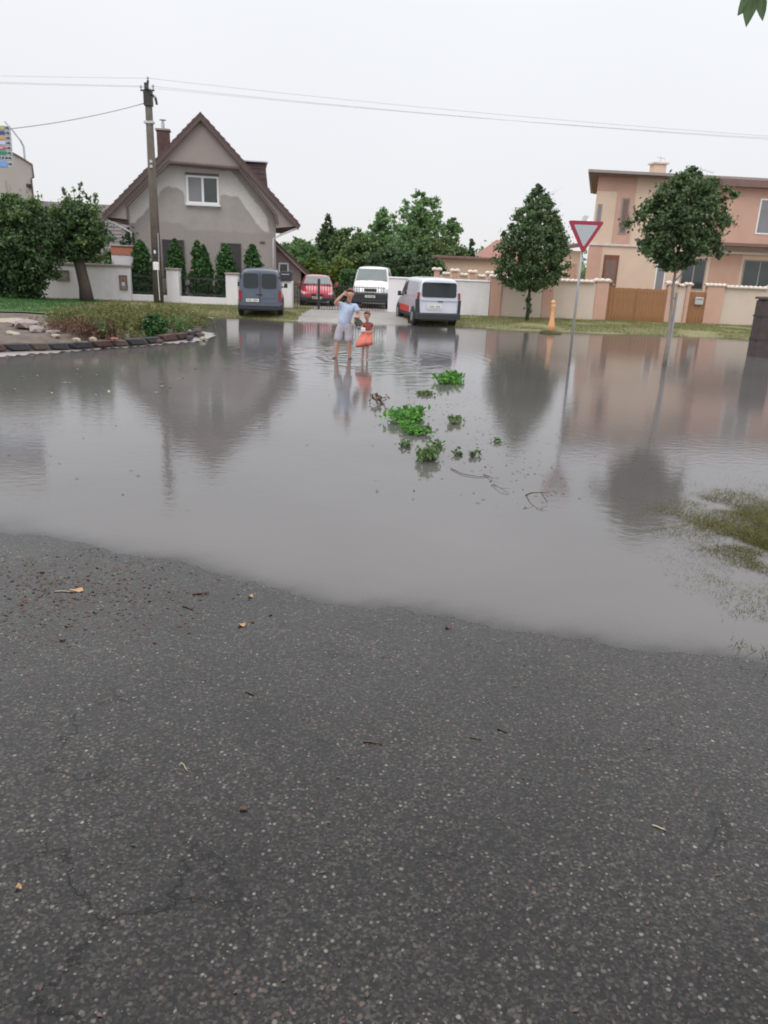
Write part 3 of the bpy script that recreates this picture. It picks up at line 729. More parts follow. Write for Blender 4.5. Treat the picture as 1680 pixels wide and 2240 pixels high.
# ------------------------------------------------------------------ left street wall, pillars, low wall, bar fence
FW = empty('white_street_wall', (-15, 37, GZ), 'grey white masonry street wall with coping and two recessed boxes', 'wall')
MB().bbox(-19.5, -12.35, 36.9, 37.15, 0, 1.66, .012).build('masonry', 'whitewall', FW, world=True)
MB().bbox(-19.55, -12.30, 36.84, 37.21, 1.663, 1.76, .02).build('coping', 'stone', FW, world=True)
for x0, x1, z0, z1, lb in ((-15.85, -15.2, .95, 1.42, 0), (-12.85, -12.48, .62, 1.30, 1)):
    b_ = MB(); f_ = .05
    for a in ((x0, x1, z0, z0 + f_), (x0, x1, z1 - f_, z1), (x0, x0 + f_, z0 + f_, z1 - f_), (x1 - f_, x1, z0 + f_, z1 - f_)):
        b_.box(a[0], a[1], 36.84, 36.895, a[2], a[3])
    bb = b_.build('meter_box', 'boxframe', FW, world=True)
    MB().box(x0 + f_, x1 - f_, 36.87, 36.897, z0 + f_, z1 - f_).build('door', 'boxbrown', bb, world=True)
    if lb:
        MB().bbox(-12.74, -12.60, 36.84, 36.868, .82, .98, .01).build('sticker', 'whitecloth', bb, world=True)
        MB().prism([(-12.73, 1.06), (-12.67, .98), (-12.61, 1.06), (-12.61, 1.12), (-12.73, 1.12)], 36.845, 36.868).build('sticker', 'sidered', bb, world=True)
BX = empty('capped_pier', (-13.0, 38.3, GZ), 'square white pier with an orange band on top behind the street wall', 'pier')
MB().bbox(-13.55, -12.5, 38.0, 38.7, 0, 2.2, .01).build('pier_body', 'whitewall', BX, world=True)
MB().bbox(-13.53, -12.48, 37.96, 38.74, 2.203, 2.58, .02).build('orange_band', 'terracotta', BX, world=True)
MB().bbox(-13.60, -12.42, 37.9, 38.8, 2.583, 2.64, .02).build('cap', 'boxing', BX, world=True)

LW = empty('low_front_wall', (-8.7, 37, GZ), 'low whitewashed front wall with square pillars before the gable house', 'wall')
MB().bbox(-12.33, -4.75, 36.95, 37.18, 0, .45, .012).build('plinth', 'whitewall', LW, world=True)
for px, zt_ in ((-10.33, 1.62), (-7.56, 1.52)):
    pl = MB().bbox(px - .28, px + .28, 36.8, 37.3, 0, zt_, .015).build('pillar', 'whitewall', LW, world=True)
    MB().bbox(px - .33, px + .33, 36.75, 37.35, zt_ + .003, zt_ + .08, .025).build('pillar_cap', 'stone', pl, world=True)
for x0, x1 in ((-12.28, -10.65), (-10.02, -7.88), (-7.25, -5.3)):
    mb = MB(); 
    mb.box(x0, x1, 37.04, 37.08, 1.25, 1.30); mb.box(x0, x1, 37.04, 37.08, .52, .57)
    f = mb.build('fence_rails', 'darksteel', LW, world=True)
    m2 = MB(); k = x0 + .06
    while k < x1: m2.box(k, k + .02, 37.05, 37.07, .46, 1.42); k += .12
    m2.build('fence_bars', 'darksteel', f, world=True)['kind'] = 'stuff'
GP = empty('gate_pillar', (-4.95, 36.7, GZ), 'white gate pillar with a dark letter box fixed on its top left of the drive', 'pillar')
MB().bbox(-5.18, -4.68, 36.4, 36.9, 0, 1.35, .015).build('pillar_body', 'whitewall', GP, world=True)
lb = MB().bbox(-5.22, -4.70, 36.30, 36.95, 1.353, 1.78, .03).build('letter_box', 'darksteel', GP, world=True)
MB().box(-5.15, -4.80, 36.285, 36.30, 1.62, 1.66).build('letter_slot', 'zinc', lb, world=True)

# drive gate: two leaves of thin vertical bars between pillar and white wall
GT = empty('drive_gate', (-2.4, 36.5, GZ), 'dark double gate of thin vertical bars across the drive', 'gate')
MB().bbox(-3.50, -3.38, 36.42, 36.54, 0, 1.50, .01).build('gate_post', 'darksteel', GT, world=True)
for x0, x1 in ((-4.62, -3.52), (-3.36, -.34)):
    mb = MB()
    for z in (.12, .62, 1.18): mb.box(x0, x1, 36.46, 36.50, z, z + .035)
    lf = mb.build('gate_leaf', 'darksteel', GT, world=True)
    m2 = MB(); k = x0 + .05
    while k < x1 - .02: m2.box(k, k + .022, 36.465, 36.495, .05, 1.30 + .03 * math.sin(k * 2)); k += .125
    m2.build('gate_bars', 'darksteel', lf, world=True)['kind'] = 'stuff'

WW = empty('white_boundary_wall', (2.2, 36.5, GZ), 'smooth white boundary wall behind the silver van', 'wall')
MB().bbox(-.22, 4.48, 36.3, 36.5, 0, 1.66, .015).build('masonry', 'whitewall', WW, world=True)
MB().bbox(-.26, 4.46, 36.25, 36.55, 1.663, 1.72, .02).build('coping', 'whitewall', WW, world=True)

# ------------------------------------------------------------------ right fence: salmon pillars, cream panels, tile copings
FX0, FY0, FX1, FY1 = 4.5, 36.4, 19.6, 37.5
def fy(x): return FY0 + (x - FX0) * (FY1 - FY0) / (FX1 - FX0)
RF = empty('salmon_cream_fence', (11.5, 37, GZ), 'salmon and cream masonry fence with wavy tiled coping', 'fence')
def coping(parent, x0, x1, y, z, name='coping'):
    mb = MB(); mb.bbox(x0, x1, y - .18, y + .22, z, z + .05, .01)
    c = mb.build(name, 'coping', parent, world=True)
    t = MB(); nn = max(2, int((x1 - x0) / .2)); st = (x1 - x0) / nn
    for k in range(nn):
        xc = x0 + st * (k + .5); r_ = st * .52
        for sg in (-1, 1):
            arc = [(xc + r_ * math.cos(a), r_ * .55 * math.sin(a)) for a in np.linspace(0, math.pi, 6)]
            yo = y + .02; ye = yo + sg * .26
            V = [(ax, yo, z + .10 + az) for ax, az in arc] + [(ax, ye, z + .045 + az) for ax, az in arc]
            t.add(V, [(i, i + 1, i + 7, i + 6) for i in range(5)] + [tuple(range(6)), tuple(range(11, 5, -1))])
    t.build('coping_tiles', 'coping', c, world=True)['kind'] = 'stuff'
    return c
segs = [('p', 4.5, 5.0), ('c', 5.0, 6.95), ('p', 6.95, 7.45), ('c', 7.45, 9.42), ('p', 9.42, 10.02), ('g', 10.02, 12.85), ('p', 12.85, 13.25), ('c', 13.25, 13.75), ('p', 13.75, 13.92), ('s', 13.92, 14.75), ('p', 14.75, 15.55), ('c', 15.55, 17.75), ('p', 17.75, 18.35), ('c', 18.35, 21.5)]
for ty, x0, x1 in segs:
    y = fy((x0 + x1) / 2); zt_ = 1.78
    if ty == 'p':
        q = MB().bbox(x0, x1, y - .14, y + .22, 0, zt_ + .06, .015).build('pillar', 'pinkwall', RF, world=True)
        coping(q, x0 - .1, x1 + .1, y + .03, zt_ + .066)
    elif ty == 'c':
        q = MB().bbox(x0 + .002, x1 - .002, y - .03, y + .13, 0, zt_, .01).build('panel', 'greycream', RF, world=True)
        coping(q, x0 + .11, x1 - .11, y + .04, zt_ + .006)
def board_gate(name, label, x0, x1, z1, nb, cat='gate'):
    y = fy((x0 + x1) / 2)
    g = empty(name, ((x0 + x1) / 2, y, GZ), label, cat)
    fr_ = MB().box(x0, x1, y + .04, y + .09, z1 - .25, z1 - .15); fr_.build('gate_rail', 'darksteel', g, world=True)
    MB().box(x0, x1, y + .04, y + .09, .25, .35).build('gate_frame', 'darksteel', g, world=True)
    st = (x1 - x0) / nb
    me = None
    for k in range(nb):
        a = x0 + k * st
        b = MB().bbox(0, st - .012, 0, .035, 0, 1, .006)
        if me is None:
            o = mk('board', b.V, b.F, 'gatewood', g); me = o.data
        else:
            o = bpy.data.objects.new('board', me); COL.objects.link(o); o.parent = g
        o.location = Vector((a, y, .10)) - g.location; o.scale = (1, 1, z1 - .1 + .01 * math.sin(k * 2.3))
    return g, y
g1, y1_ = board_gate('board_gate', 'wide brown boarded gate between salmon pillars', 10.04, 12.83, 1.63, 18)
for xx in (11.42,): MB().box(xx, xx + .05, y1_ - .03, y1_ - .002, .15, 1.55).build('closing_strip', 'gatewood', g1, world=True)
g2, y2_ = board_gate('board_gate', 'narrow brown boarded garden gate with a grey letter box', 13.94, 14.73, 1.58, 5)
lb = MB().bbox(14.22, 14.62, y2_ - .14, y2_ - .01, 1.02, 1.34, .02).build('letter_box', 'zinc', g2, world=True)
MB().box(14.27, 14.57, y2_ - .15, y2_ - .142, 1.24, 1.27).build('letter_slot', 'glyph', lb, world=True)

# return fence and low cream building behind the white wall
SF = empty('salmon_cream_fence', (4, 44, GZ), 'short low salmon and cream fence with tiled coping behind the white wall', 'fence')
for k in range(5):
    x0 = 2.2 + k * 1.0; y = 43.0 + .25 * k
    q = MB().bbox(x0, x0 + .3, y, y + .3, 0, 2.0 - .03 * k, .01).build('pillar', 'pinkwall', SF, world=True); coping(q, x0 - .12, x0 + .42, y + .14, 2.005 - .03 * k)
    q = MB().bbox(x0 + .302, x0 + .998, y + .08, y + .22, 0, 1.80 - .03 * k, .01).build('panel', 'creamwall', SF, world=True); coping(q, x0 + .43, x0 + .87, y + .14, 1.805 - .03 * k)
LC = empty('low_cream_building', (5.0, 52, GZ), 'low cream rendered building with a flat brown roof edge behind the white wall', 'building')
MB().box(2.75, 7.6, 52, 58, 0, 2.72).build('wall', 'creamwall', LC, world=True)
MB().bbox(2.3, 7.9, 51.6, 58.4, 2.723, 2.87, .03).build('roof', 'eave', LC, world=True)
RR = empty('red_roofed_house', (9.5, 72, GZ), 'distant house of which only a red hipped roof shows above the cream building', 'house')
MB().box(8.0, 13.5, 70, 76, 0, 2.9).build('wall', 'creamwall', RR, world=True)
MB().add([(7.2, 69.4, 2.85), (14.0, 69.4, 2.85), (14.0, 76.5, 2.85), (7.2, 76.5, 2.85), (9.2, 73, 4.6), (12, 73, 4.6)], [(0, 1, 5, 4), (1, 2, 5), (2, 3, 4, 5), (3, 0, 4), (3, 2, 1, 0)]).build('roof', 'farroof', RR, world=True)

# ------------------------------------------------------------------ salmon house at the right
RH = empty('salmon_house', (15.5, 43, GZ), 'two storey salmon and cream house with a wide overhanging brown roof edge', 'house')
def wy_(x): return 42 + (x - 10.2) * .09
ROT = math.atan(.09)
def slab(x0, x1, z0, z1, d0, d1, m, name, parent=RH, b=0.0):
    mt = Matrix.Translation((10.2, 42, 0)) @ Matrix.Rotation(ROT, 4, 'Z')
    mb = MB(); a0, a1 = x0 - 10.2, x1 - 10.2
    if b: mb.bbox(a0, a1, d0, d1, z0, z1, b, mt)
    else: mb.box(a0, a1, d0, d1, z0, z1, mt)
    return mb.build(name, m, parent, world=True)
def skewslab(x0, x1, z0, z1, y0, y1, m, name, sk):
    V = []
    for z in (z0, z1): V += [(x0, wy_(x0) + y0, z), (x1, wy_(x1) + y0, z), (x1 + sk, wy_(x1) + y1, z), (x0 + sk, wy_(x0) + y1, z)]
    return MB().add(V, [(3, 2, 1, 0), (4, 5, 6, 7), (0, 1, 5, 4), (1, 2, 6, 5), (2, 3, 7, 6), (3, 0, 4, 7)]).build(name, m, RH, world=True)
skewslab(10.25, 25, 0, 6.95, 0, 10, 'creamwall', 'wall', 2.7)
slab(10.25, 12.3, 6.25, 6.93, -.03, -.001, 'pinkwall', 'salmon_field')
slab(11.35, 12.3, 3.74, 6.248, -.03, -.001, 'pinkwall', 'salmon_field')
slab(10.15, 10.9, 0, 3.6, -.03, -.001, 'pinkwall', 'salmon_field')
slab(16.75, 25, 3.98, 6.95, -.9, -.002, 'pinkwall', 'upper_bay')
slab(14.6, 16.748, 5.5, 6.4, -.03, -.001, 'eave', 'brown_panel')['label'] = 'brown panel under the roof edge'  # brown panel, partly covered by the cream field
slab(14.6, 16.748, 5.9, 6.3, -.05, -.031, 'creamwall', 'cream_field')
slab(16.9, 18.6, .0, 3.55, -.03, -.001, 'pinkwall', 'salmon_field')
slab(10.2, 14.2, 3.6, 3.72, -.10, -.031, 'coping', 'ledge')
slab(16.4, 25, 3.82, 3.978, -1.0, .05, 'eave', 'bay_soffit')
slab(14.9, 25, 3.45, 3.58, -.25, -.032, 'coping', 'ledge')
skewslab(9.5, 25.5, 7.0, 7.13, -.75, 10.5, 'boxing', 'roof', 2.9)
skewslab(9.62, 25.4, 6.955, 6.997, -.65, 10.3, 'eave', 'roof_soffit', 2.9)
slab(16.2, 25.4, 6.62, 6.95, -1.35, -.91, 'eave', 'deep_eave')
slab(9.6, 16.1, 6.90, 6.953, -.6, -.5, 'eave', 'eave_batten')
def rwin(x0, x1, z0, z1, dep, pane='pane', panes=1, fr='whitepvc', name='window', fw_=.07):
    w = slab(x0, x1, z0, z1, dep - .03, dep - .002, fr, name)
    st = (x1 - x0) / panes
    for k in range(panes): slab(x0 + k * st + fw_ * (.5 if k else 1), x0 + (k + 1) * st - fw_ * (.5 if k < panes - 1 else 1), z0 + fw_, z1 - fw_, dep - .036, dep - .031, pane, 'pane', w)
    return w
rwin(11.62, 12.05, 4.2, 5.95, -.03, 'eave', 1, 'boxing')
rwin(10.38, 10.62, 4.35, 5.6, 0, 'panegrey', 1, 'boxing')
rwin(18.55, 20.2, 4.45, 6.15, -.9, 'panegrey', 2)
rwin(15.35, 16.7, 1.55, 3.15, 0, 'pane', 2, 'boxing')
rwin(18.75, 20.6, 1.55, 3.2, 0, 'pane', 2, 'boxing')
rwin(13.95, 14.5, 1.4, 3.0, 0, 'panegrey', 1)
d_ = slab(11.05, 11.85, .1, 3.15, -.06, -.003, 'doorwood', 'door')
slab(11.15, 11.75, 1.75, 2.9, -.075, -.061, 'eave', 'door_panel', d_); slab(11.15, 11.75, .3, 1.6, -.075, -.061, 'eave', 'door_panel', d_)
slab(11.68, 11.74, 1.62, 1.72, -.11, -.061, 'zinc', 'door_handle', d_)
c_ = slab(13.62, 14.25, 7.1, 7.78, 1.2, 1.9, 'creamwall', 'chimney', b=.02)
slab(13.52, 14.35, 7.783, 7.88, 1.1, 2.0, 'coping', 'chimney_cap', c_, b=.02)
mb = MB().tube([(13.8, 43.7, 7.8), (13.8, 43.7, 8.15)], .02, 5).tube([(13.6, 43.7, 8.12), (14.05, 43.7, 8.05)], .015, 5); mb.build('roof_aerial', 'zinc', c_, world=True)
an = MB().tube([(15.9, 43.5, 7.1), (15.9, 43.5, 7.75)], .018, 5)
an.tube([(15.1, 43.3, 7.75), (16.7, 43.7, 7.45)], .014, 5)
for k in range(7): an.tube([(15.2 + k * .22, 43.15, 7.73 - k * .04), (15.2 + k * .22, 43.75, 7.73 - k * .04)], .008, 4)
an.build('tv_aerial', 'zinc', RH, world=True)
ds = MB().lathe([(.02, 0), (.12, .02), (.20, .06), (.25, .11), (.23, .11), (.02, .03)], 18, Matrix.Translation((9.75, 41.6, 4.75)) @ Matrix.Rotation(R(65), 4, 'X')).tube([(9.75, 41.7, 4.85), (10.2, 42.0, 4.6)], .025, 5).build('satellite_dish', 'zinc', RH, world=True)
OB = empty('cream_outbuilding', (9.6, 43.5, GZ), 'narrow cream outbuilding with a dark lean-to roof left of the salmon house', 'building')
MB().box(8.9, 10.1, 43.0, 47, 0, 3.3).build('wall', 'creamwall', OB, world=True)
MB().prism([(8.5, 3.25), (10.15, 3.55), (10.15, 3.75), (8.5, 3.4)], 42.6, 47.4).build('roof', 'eave', OB, world=True)
MB().box(9.45, 9.85, 42.96, 42.999, 1.0, 2.65).build('door', 'pinkwall', OB, world=True)

# ------------------------------------------------------------------ utility pole and wires
UP = empty('utility_pole', (-10.78, 36.0, GZ), 'tall weathered concrete utility pole with a white plate, before the gable house', 'pole')
MB().tube([(-10.78, 36, 0), (-10.78, 36, 4.5), (-10.76, 36, 8.95)], [.23, .185, .14], 10).build('shaft', 'pole', UP, world=True, smooth=True)
MB().bbox(-10.93, -10.60, 35.82, 36.18, 8.30, 8.92, .03).build('head_casing', 'poledark', UP, world=True)
mb = MB().box(-10.84, -10.70, 35.75, 35.86, 8.9, 9.15)
mb.tube([(-10.78, 36, 8.9), (-10.74, 36, 9.28)], .05, 6)
mb.tube([(-10.6, 35.9, 8.75), (-10.42, 35.9, 8.6), (-10.38, 35.9, 8.35)], .05, 6).build('head_bracket', 'poledark', UP, world=True)
ca = MB().tube([(-11.25, 36.6, 9.0), (-10.3, 35.3, 8.78)], .035, 6).build('crossarm', 'poledark', UP, world=True)
ANCH = [(-11.22, 36.55, 9.12), (-10.74, 36, 9.36), (-10.36, 35.4, 8.95), (-10.45, 35.9, 8.62)]
for p in ANCH:
    MB().lathe([(.03, -.12), (.03, -.03), (.055, -.02), (.055, .02), (.03, .03), (.045, .05), (.01, .08)], 10, Matrix.Translation(p)).build('insulator', 'porcelain', UP, world=True)
MB().bbox(-10.98, -10.58, 35.84, 36.16, 7.62, 7.72, .02).build('pole_band', 'zinc', UP, world=True)
for z in (6.05, 5.86): MB().bbox(-10.80, -10.68, 35.77, 35.83, z, z + .12, .02).build('fitting', 'porcelain', UP, world=True)
MB().tube([(-10.60, 35.8, 3.2), (-10.60, 35.76, 2.4), (-10.62, 35.74, 1.6)], .022, 5).build('earth_cable', 'wire', UP, world=True)
MB().bbox(-10.88, -10.62, 35.70, 35.80, 1.62, 1.96, .03).build('white_plate', 'whitepvc', UP, world=True)
MB().bbox(-10.86, -10.66, 35.72, 35.80, 2.15, 2.60, .02).build('notice_plate', 'poledark', UP, world=True)
MB().bbox(-10.80, -10.72, 35.70, 35.718, 2.32, 2.46, .01).build('notice_mark', 'whitepvc', UP, world=True)
MB().tube([(-10.68, 35.73, 1.62), (-10.66, 35.76, .3)], .018, 5).build('earth_strap', 'whitepvc', UP, world=True)
def wire(a, b, sag, r_, label, group=None):
    a = Vector(a); b = Vector(b)
    pts = [a.lerp(b, k / 24) - Vector((0, 0, sag * 4 * (k / 24) * (1 - k / 24))) for k in range(25)]
    o = MB().tube(pts, r_, 5).build('overhead_wire', 'wire', smooth=True)
    return prop(o, label, 'wire', group)
for i, (p, lb) in enumerate(zip(ANCH[:3], ('rearmost of the three thin overhead wires', 'uppermost middle wire crossing the whole sky', 'nearest and lowest of the three thin wires crossing the sky'))):
    wire((-46, 36.3 - .5 * i, 9.75 - .05 * i), p, .35, .0055, lb + ', left of the pole', 'overhead wires along the street')
    wire(p, (28, 36.8 - .7 * i, 8.05 - .16 * i), .28, .006, lb + ', right of the pole', 'overhead wires along the street')
wire((-10.95, 36, 8.40), (-17.5, 26.5, 5.55), .35, .017, 'thick grey service cable sagging from the pole down to the left')

# ------------------------------------------------------------------ road sign, marker, post
RS = empty('give_way_sign', (4.73, 20.2, -.1), 'red and white triangular give way sign on a thin grey post standing in the water', 'road sign')
MB().tube([(4.73, 20.2, -.12), (4.73, 20.2, 3.55)], .033, 10).build('post', 'greypost', RS, world=True, smooth=True)
def tri(s, cz, r_):
    P = []
    for cx, cz_, a0 in ((s / 2 - r_ * 1.7, cz + s * .289 - r_, -30), (-s / 2 + r_ * 1.7, cz + s * .289 - r_, 90), (0, cz - s * .577 + 2 * r_, 210)):
        for k in range(5): a = R(a0 + 120 * k / 4); P.append((cx + r_ * math.cos(a), cz_ + r_ * math.sin(a)))
    return P
cz = 3.27
pl = MB().prism([(4.73 + a, b) for a, b in tri(.90, cz, .035)], 20.10, 20.14).build('sign_plate', 'signred', RS, world=True)
MB().prism([(4.73 + a, b) for a, b in tri(.60, cz - .005, .02)], 20.094, 20.099).build('white_field', 'signwhite', pl, world=True)
for z in (3.1, 3.42): MB().box(4.68, 4.78, 20.141, 20.165, z, z + .04).build('clamp', 'greypost', pl, world=True)

HM = empty('orange_marker_post', (6.15, 29.9, -.03), 'slim faded orange marker post on a dark foot at the edge of the bank', 'marker post')
MB().lathe([(.42, 0), (.44, .05), (.36, .10), (.16, .12)], 14, Matrix.Translation((6.15, 29.9, -.03))).build('foot', 'f_wet', HM, world=True)
MB().lathe([(.13, .05), (.13, .35), (.09, .5), (.075, .75), (.06, .95), (.09, 1.02), (.09, 1.08), (.05, 1.12)], 14, Matrix.Translation((6.15, 29.9, -.03))).build('body', 'orange', HM, world=True, smooth=True)
MB().lathe([(.05, 1.1), (.09, 1.14), (.075, 1.22), (.03, 1.26)], 10, Matrix.Translation((6.13, 29.9, -.03))).build('head', 'orange', HM, world=True, smooth=True)
DP = empty('timber_post', (11.75, 24.2, -.1), 'broad dark weathered timber post at the right edge of the photo', 'post')
MB().bbox(11.28, 11.95, 23.95, 24.45, -.1, 1.72, .05).build('post_body', 'timber', DP, world=True)
MB().bbox(11.25, 11.98, 23.92, 24.50, 1.723, 1.80, .03).build('post_cap', 'timber', DP, world=True)
for z in (.5, 1.2): MB().box(11.275, 11.955, 23.945, 24.455, z, z + .05).build('iron_band', 'darksteel', DP, world=True)

# ------------------------------------------------------------------ vehicles
def vehicle(name, label, loc, rz, st, hw, belt, tr, paint, wheels, wr=.31, lower=None):
    root = empty(name, loc, label, 'car' if 'hatch' in name else 'van', None, rz)
    V = []; F = []; m = 14
    for i, (y, zb, zt, lean, ws) in enumerate(st):
        w = hw * ws; be = min(belt, zt - .16); tr_ = tr if zt > belt + .2 else .93
        half = [(0, zb), (w * .82, zb), (w * .97, zb + .10), (w, zb + .28), (w * .985, be), (w * tr_, zt - .10), (w * tr_ - .11, zt - .01), (0, zt + .015)]
        ringp = half + [(-a, b) for a, b in half[-2:0:-1]]
        for a, b in ringp: V.append((a, y + lean * (b - zb), b))
    for i in range(len(st) - 1):
        for k in range(m): F.append((i * m + k, i * m + (k + 1) % m, (i + 1) * m + (k + 1) % m, (i + 1) * m + k))
    F.append(tuple(range(m))); F.append(tuple((len(st) - 1) * m + k for k in range(m - 1, -1, -1)))
    b = mk('body', V, F, paint, root, True); ss = b.modifiers.new('s', 'SUBSURF'); ss.levels = ss.render_levels = 2
    bm = bmesh.new(); bm.from_mesh(b.data); bmesh.ops.recalc_face_normals(bm, faces=bm.faces); bm.to_mesh(b.data); bm.free()
    for y in wheels:
        for s in (-1, 1):
            a = MB(); X = Matrix.Translation((s * (hw - .03), y, wr)) @ Matrix.Rotation(R(90) * s, 4, 'Y')
            MB().lathe([(wr + .07, .0), (wr + .07, .045)], 20, Matrix.Translation((s * (hw - .03), y, wr + .02)) @ Matrix.Rotation(R(90) * s, 4, 'Y')).build('wheel_arch', 'plastic', root)
            wh = MB().lathe([(wr * .6, -.17), (wr * .97, -.15), (wr, -.10), (wr, .03), (wr * .95, .065), (wr * .62, .07)], 24, X).build('wheel', 'tyre', root, smooth=False)
            r_ = MB().lathe([(wr * .64, .05), (wr * .60, .078), (wr * .30, .070), (wr * .12, .085), (.02, .09)], 20, X).build('rim', 'rim', wh)
    return root
def mt(x, y, z, ry=0, rx=0): return Matrix.Translation((x, y, z)) @ Matrix.Rotation(rx, 4, 'X') @ Matrix.Rotation(ry, 4, 'Z')
def plate(root, x, y, z, w, h, r_, mat, name, th=.02, rx=0, parent=None, label=None):
    o = MB().prism(rrect(w, h, r_), -th / 2, th / 2, mt(x, y, z, 0, rx)).build(name, mat, parent or root)
    if label: o['label'] = label
    return o
def numplate(root, x, y, z, w=.5, rx=0):
    p = plate(root, x, y, z, w, .115, .012, 'plateM', 'number_plate', .015, rx)
    mb = MB(); s = -1 if y < 0 else 1
    for k in range(7):
        if k == 3: continue
        xx = x - w * .36 + k * w * .12; mb.box(xx - .018, xx + .010, y + s * .009, y + s * .011, z - .032, z + .034)
    mb.build('plate_characters', 'glyph', p)
def side_glass(root, hw, tr, belt, ztop, polys, mat='carglass', proud=.004):
    for s in (-1, 1):
        for poly in polys:
            V = []
            for off in (proud, -.03):
                for y, z in poly:
                    f = (z - belt) / (ztop - .10 - belt); x = hw * (.985 + (tr - .985) * f) + off
                    V.append((s * x, y, z))
            k = len(poly); F = [tuple(range(k)), tuple(range(2 * k - 1, k - 1, -1))] + [(i, k + i, k + (i + 1) % k, (i + 1) % k) for i in range(k)]
            mk('side_window', V, F, mat, root)
def mirror(root, hw, y, z, mat='plastic'):
    for s in (-1, 1):
        m = MB().tube([(s * (hw - .03), y, z - .05), (s * (hw + .10), y - .02, z - .02)], .025, 6)
        m.bbox(min(s * (hw + .06), s * (hw + .20)), max(s * (hw + .06), s * (hw + .20)), y - .06, y + .06, z - .07, z + .12, .025)
        m.build('wing_mirror', mat, root)
def wiper(root, pts, r_=.012):
    MB().tube(pts, r_, 5).build('wiper', 'plastic', root)
VST = [(-2.03, .30, 1.70, .055, .93), (-2.01, .26, 1.76, .055, .985), (-1.85, .25, 1.80, .05, 1), (-1.3, .24, 1.81, .0, 1), (-.2, .24, 1.82, 0, 1), (.45, .24, 1.80, 0, 1), (.62, .24, 1.77, 0, 1), (1.22, .24, 1.14, 0, 1), (1.35, .24, 1.08, 0, 1), (1.80, .25, .96, 0, .97), (1.98, .27, .84, 0, .92), (2.06, .32, .70, 0, .84)]

# blue-grey panel van, twin rear doors
bx, by = -5.52, 33.1
V1 = vehicle('panel_van', 'blue grey van with twin rear doors parked beside the gable house front wall', (bx, by, GZ), math.atan2(5.42, 33.9) * .8, VST, .86, 1.02, .86, 'bluepaint', (-1.28, 1.42))
yb = -2.03
for s in (-1, 1):
    plate(V1, s * .355, yb + .055 * 1.02 - .012, 1.34, .58, .56, .09, 'carglass', 'rear_window', .03, -.055)
    MB().prism([(s * .72, .62), (s * .835, .60), (s * .84, .95), (s * .74, .98)], yb - .02, yb + .12).build('tail_light', 'taillight', V1)
    plate(V1, s * .30, yb + .022, .80, .48, .22, .03, 'bluepaint', 'door_pressing', .035, -.055)
    for z in (.8, 1.45): MB().box(s * .765 - .02, s * .765 + .02, yb + .055 * (z - .3) - .03, yb + .055 * (z - .3) + .02, z, z + .08).build('hinge', 'plastic', V1)
MB().box(-.006, .006, yb - .004, yb + .1, .45, 1.66, mt(0, 0, 0)).build('door_gap', 'plastic', V1)
MB().box(-.16, .10, yb - .012, yb + .03, .80, .835).build('door_handle', 'plastic', V1)
numplate(V1, -.30, yb - .025, .60, .50)
MB().bbox(-.87, .87, yb - .09, yb + .25, .26, .50, .05).build('rear_bumper', 'plastic', V1)
MB().bbox(-.80, .80, yb - .10, yb - .092, .40, .49, .003).build('bumper_strip', 'bluepaint', V1)
for s in (-1, 1): wiper(V1, [(s * .36, yb + .02, 1.06), (s * .42, yb + .04, 1.2), (s * .46, yb + .045, 1.30)])
mirror(V1, .86, .72, 1.08)
side_glass(V1, .86, .86, 1.02, 1.80, [[(.15, 1.06), (1.0, 1.06), (.58, 1.60), (.15, 1.62)]])
MB().prism([(-.62, 1.16), (.62, 1.16), (.56, 1.68), (-.56, 1.68)], -.01, .01, Matrix.Translation((0, .92, 1.45)) @ Matrix.Rotation(R(-43.6), 4, 'X') @ Matrix.Translation((0, 0, -1.45))).build('windscreen', 'carglass', V1)
MB().box(-.70, .70, -1.95, 1.8, .19, .27).build('underbody', 'plastic', V1)

# silver van with a side window, black corner cladding and a red band on the door
sx_, sy_ = 1.40, 32.55
V2 = vehicle('compact_van', 'silver compact van with black corner trim and a wide tailgate window on the grass', (sx_, sy_, GZ - .08), R(12), VST, .86, 1.04, .86, 'silverpaint', (-1.28, 1.42))
plate(V2, 0, yb + .044, 1.36, 1.38, .56, .09, 'carglass', 'rear_window', .03, -.055)
MB().prism([(-.74, .96), (.74, .96), (.74, 1.02), (-.74, 1.02)], yb - .02, yb + .08).build('tailgate_ridge', 'silverpaint', V2)
pr = plate(V2, -.16, yb + .012, .74, .66, .24, .04, 'silverpaint', 'plate_recess', .06, -.05)
numplate(V2, -.16, yb - .035, .74, .50)
for s in (-1, 1):
    MB().prism([(s * .75, .36), (s * .875, .36), (s * .885, 1.0), (s * .80, 1.02)], yb - .02, yb + .3).build('corner_trim', 'plastic', V2)
    MB().prism([(s * .79, 1.03), (s * .865, 1.02), (s * .84, 1.26), (s * .78, 1.26)], yb + .0, yb + .16).build('tail_light', 'taillight', V2)
    MB().box(min(s * .84, s * .875), max(s * .84, s * .875), -1.0, 1.1, .30, .42).build('side_trim', 'plastic', V2)
    MB().box(min(s * .85, s * .872), max(s * .85, s * .872), -.55, 1.05, .43, .68).build('side_band', 'sidered', V2)['label'] = 'bright red band along the lower door'
MB().bbox(-.89, .89, yb - .10, yb + .25, .26, .50, .05).build('rear_bumper', 'plastic', V2)
wiper(V2, [(-.02, yb - .0, 1.02), (.03, yb + .0, 1.0), (.16, yb - .0, .92)])
plate(V2, .05, yb - .0, .93, .20, .035, .01, 'plastic', 'tailgate_handle', .04)
mirror(V2, .86, .72, 1.08)
side_glass(V2, .86, .86, 1.04, 1.80, [[(.12, 1.08), (1.0, 1.08), (.58, 1.62), (.12, 1.64)]], proud=.004)
side_glass(V2, .86, .86, 1.04, 1.80, [[(-1.75, 1.12), (-.05, 1.12), (-.05, 1.64), (-1.72, 1.62)]], 'silverpaint', .0)
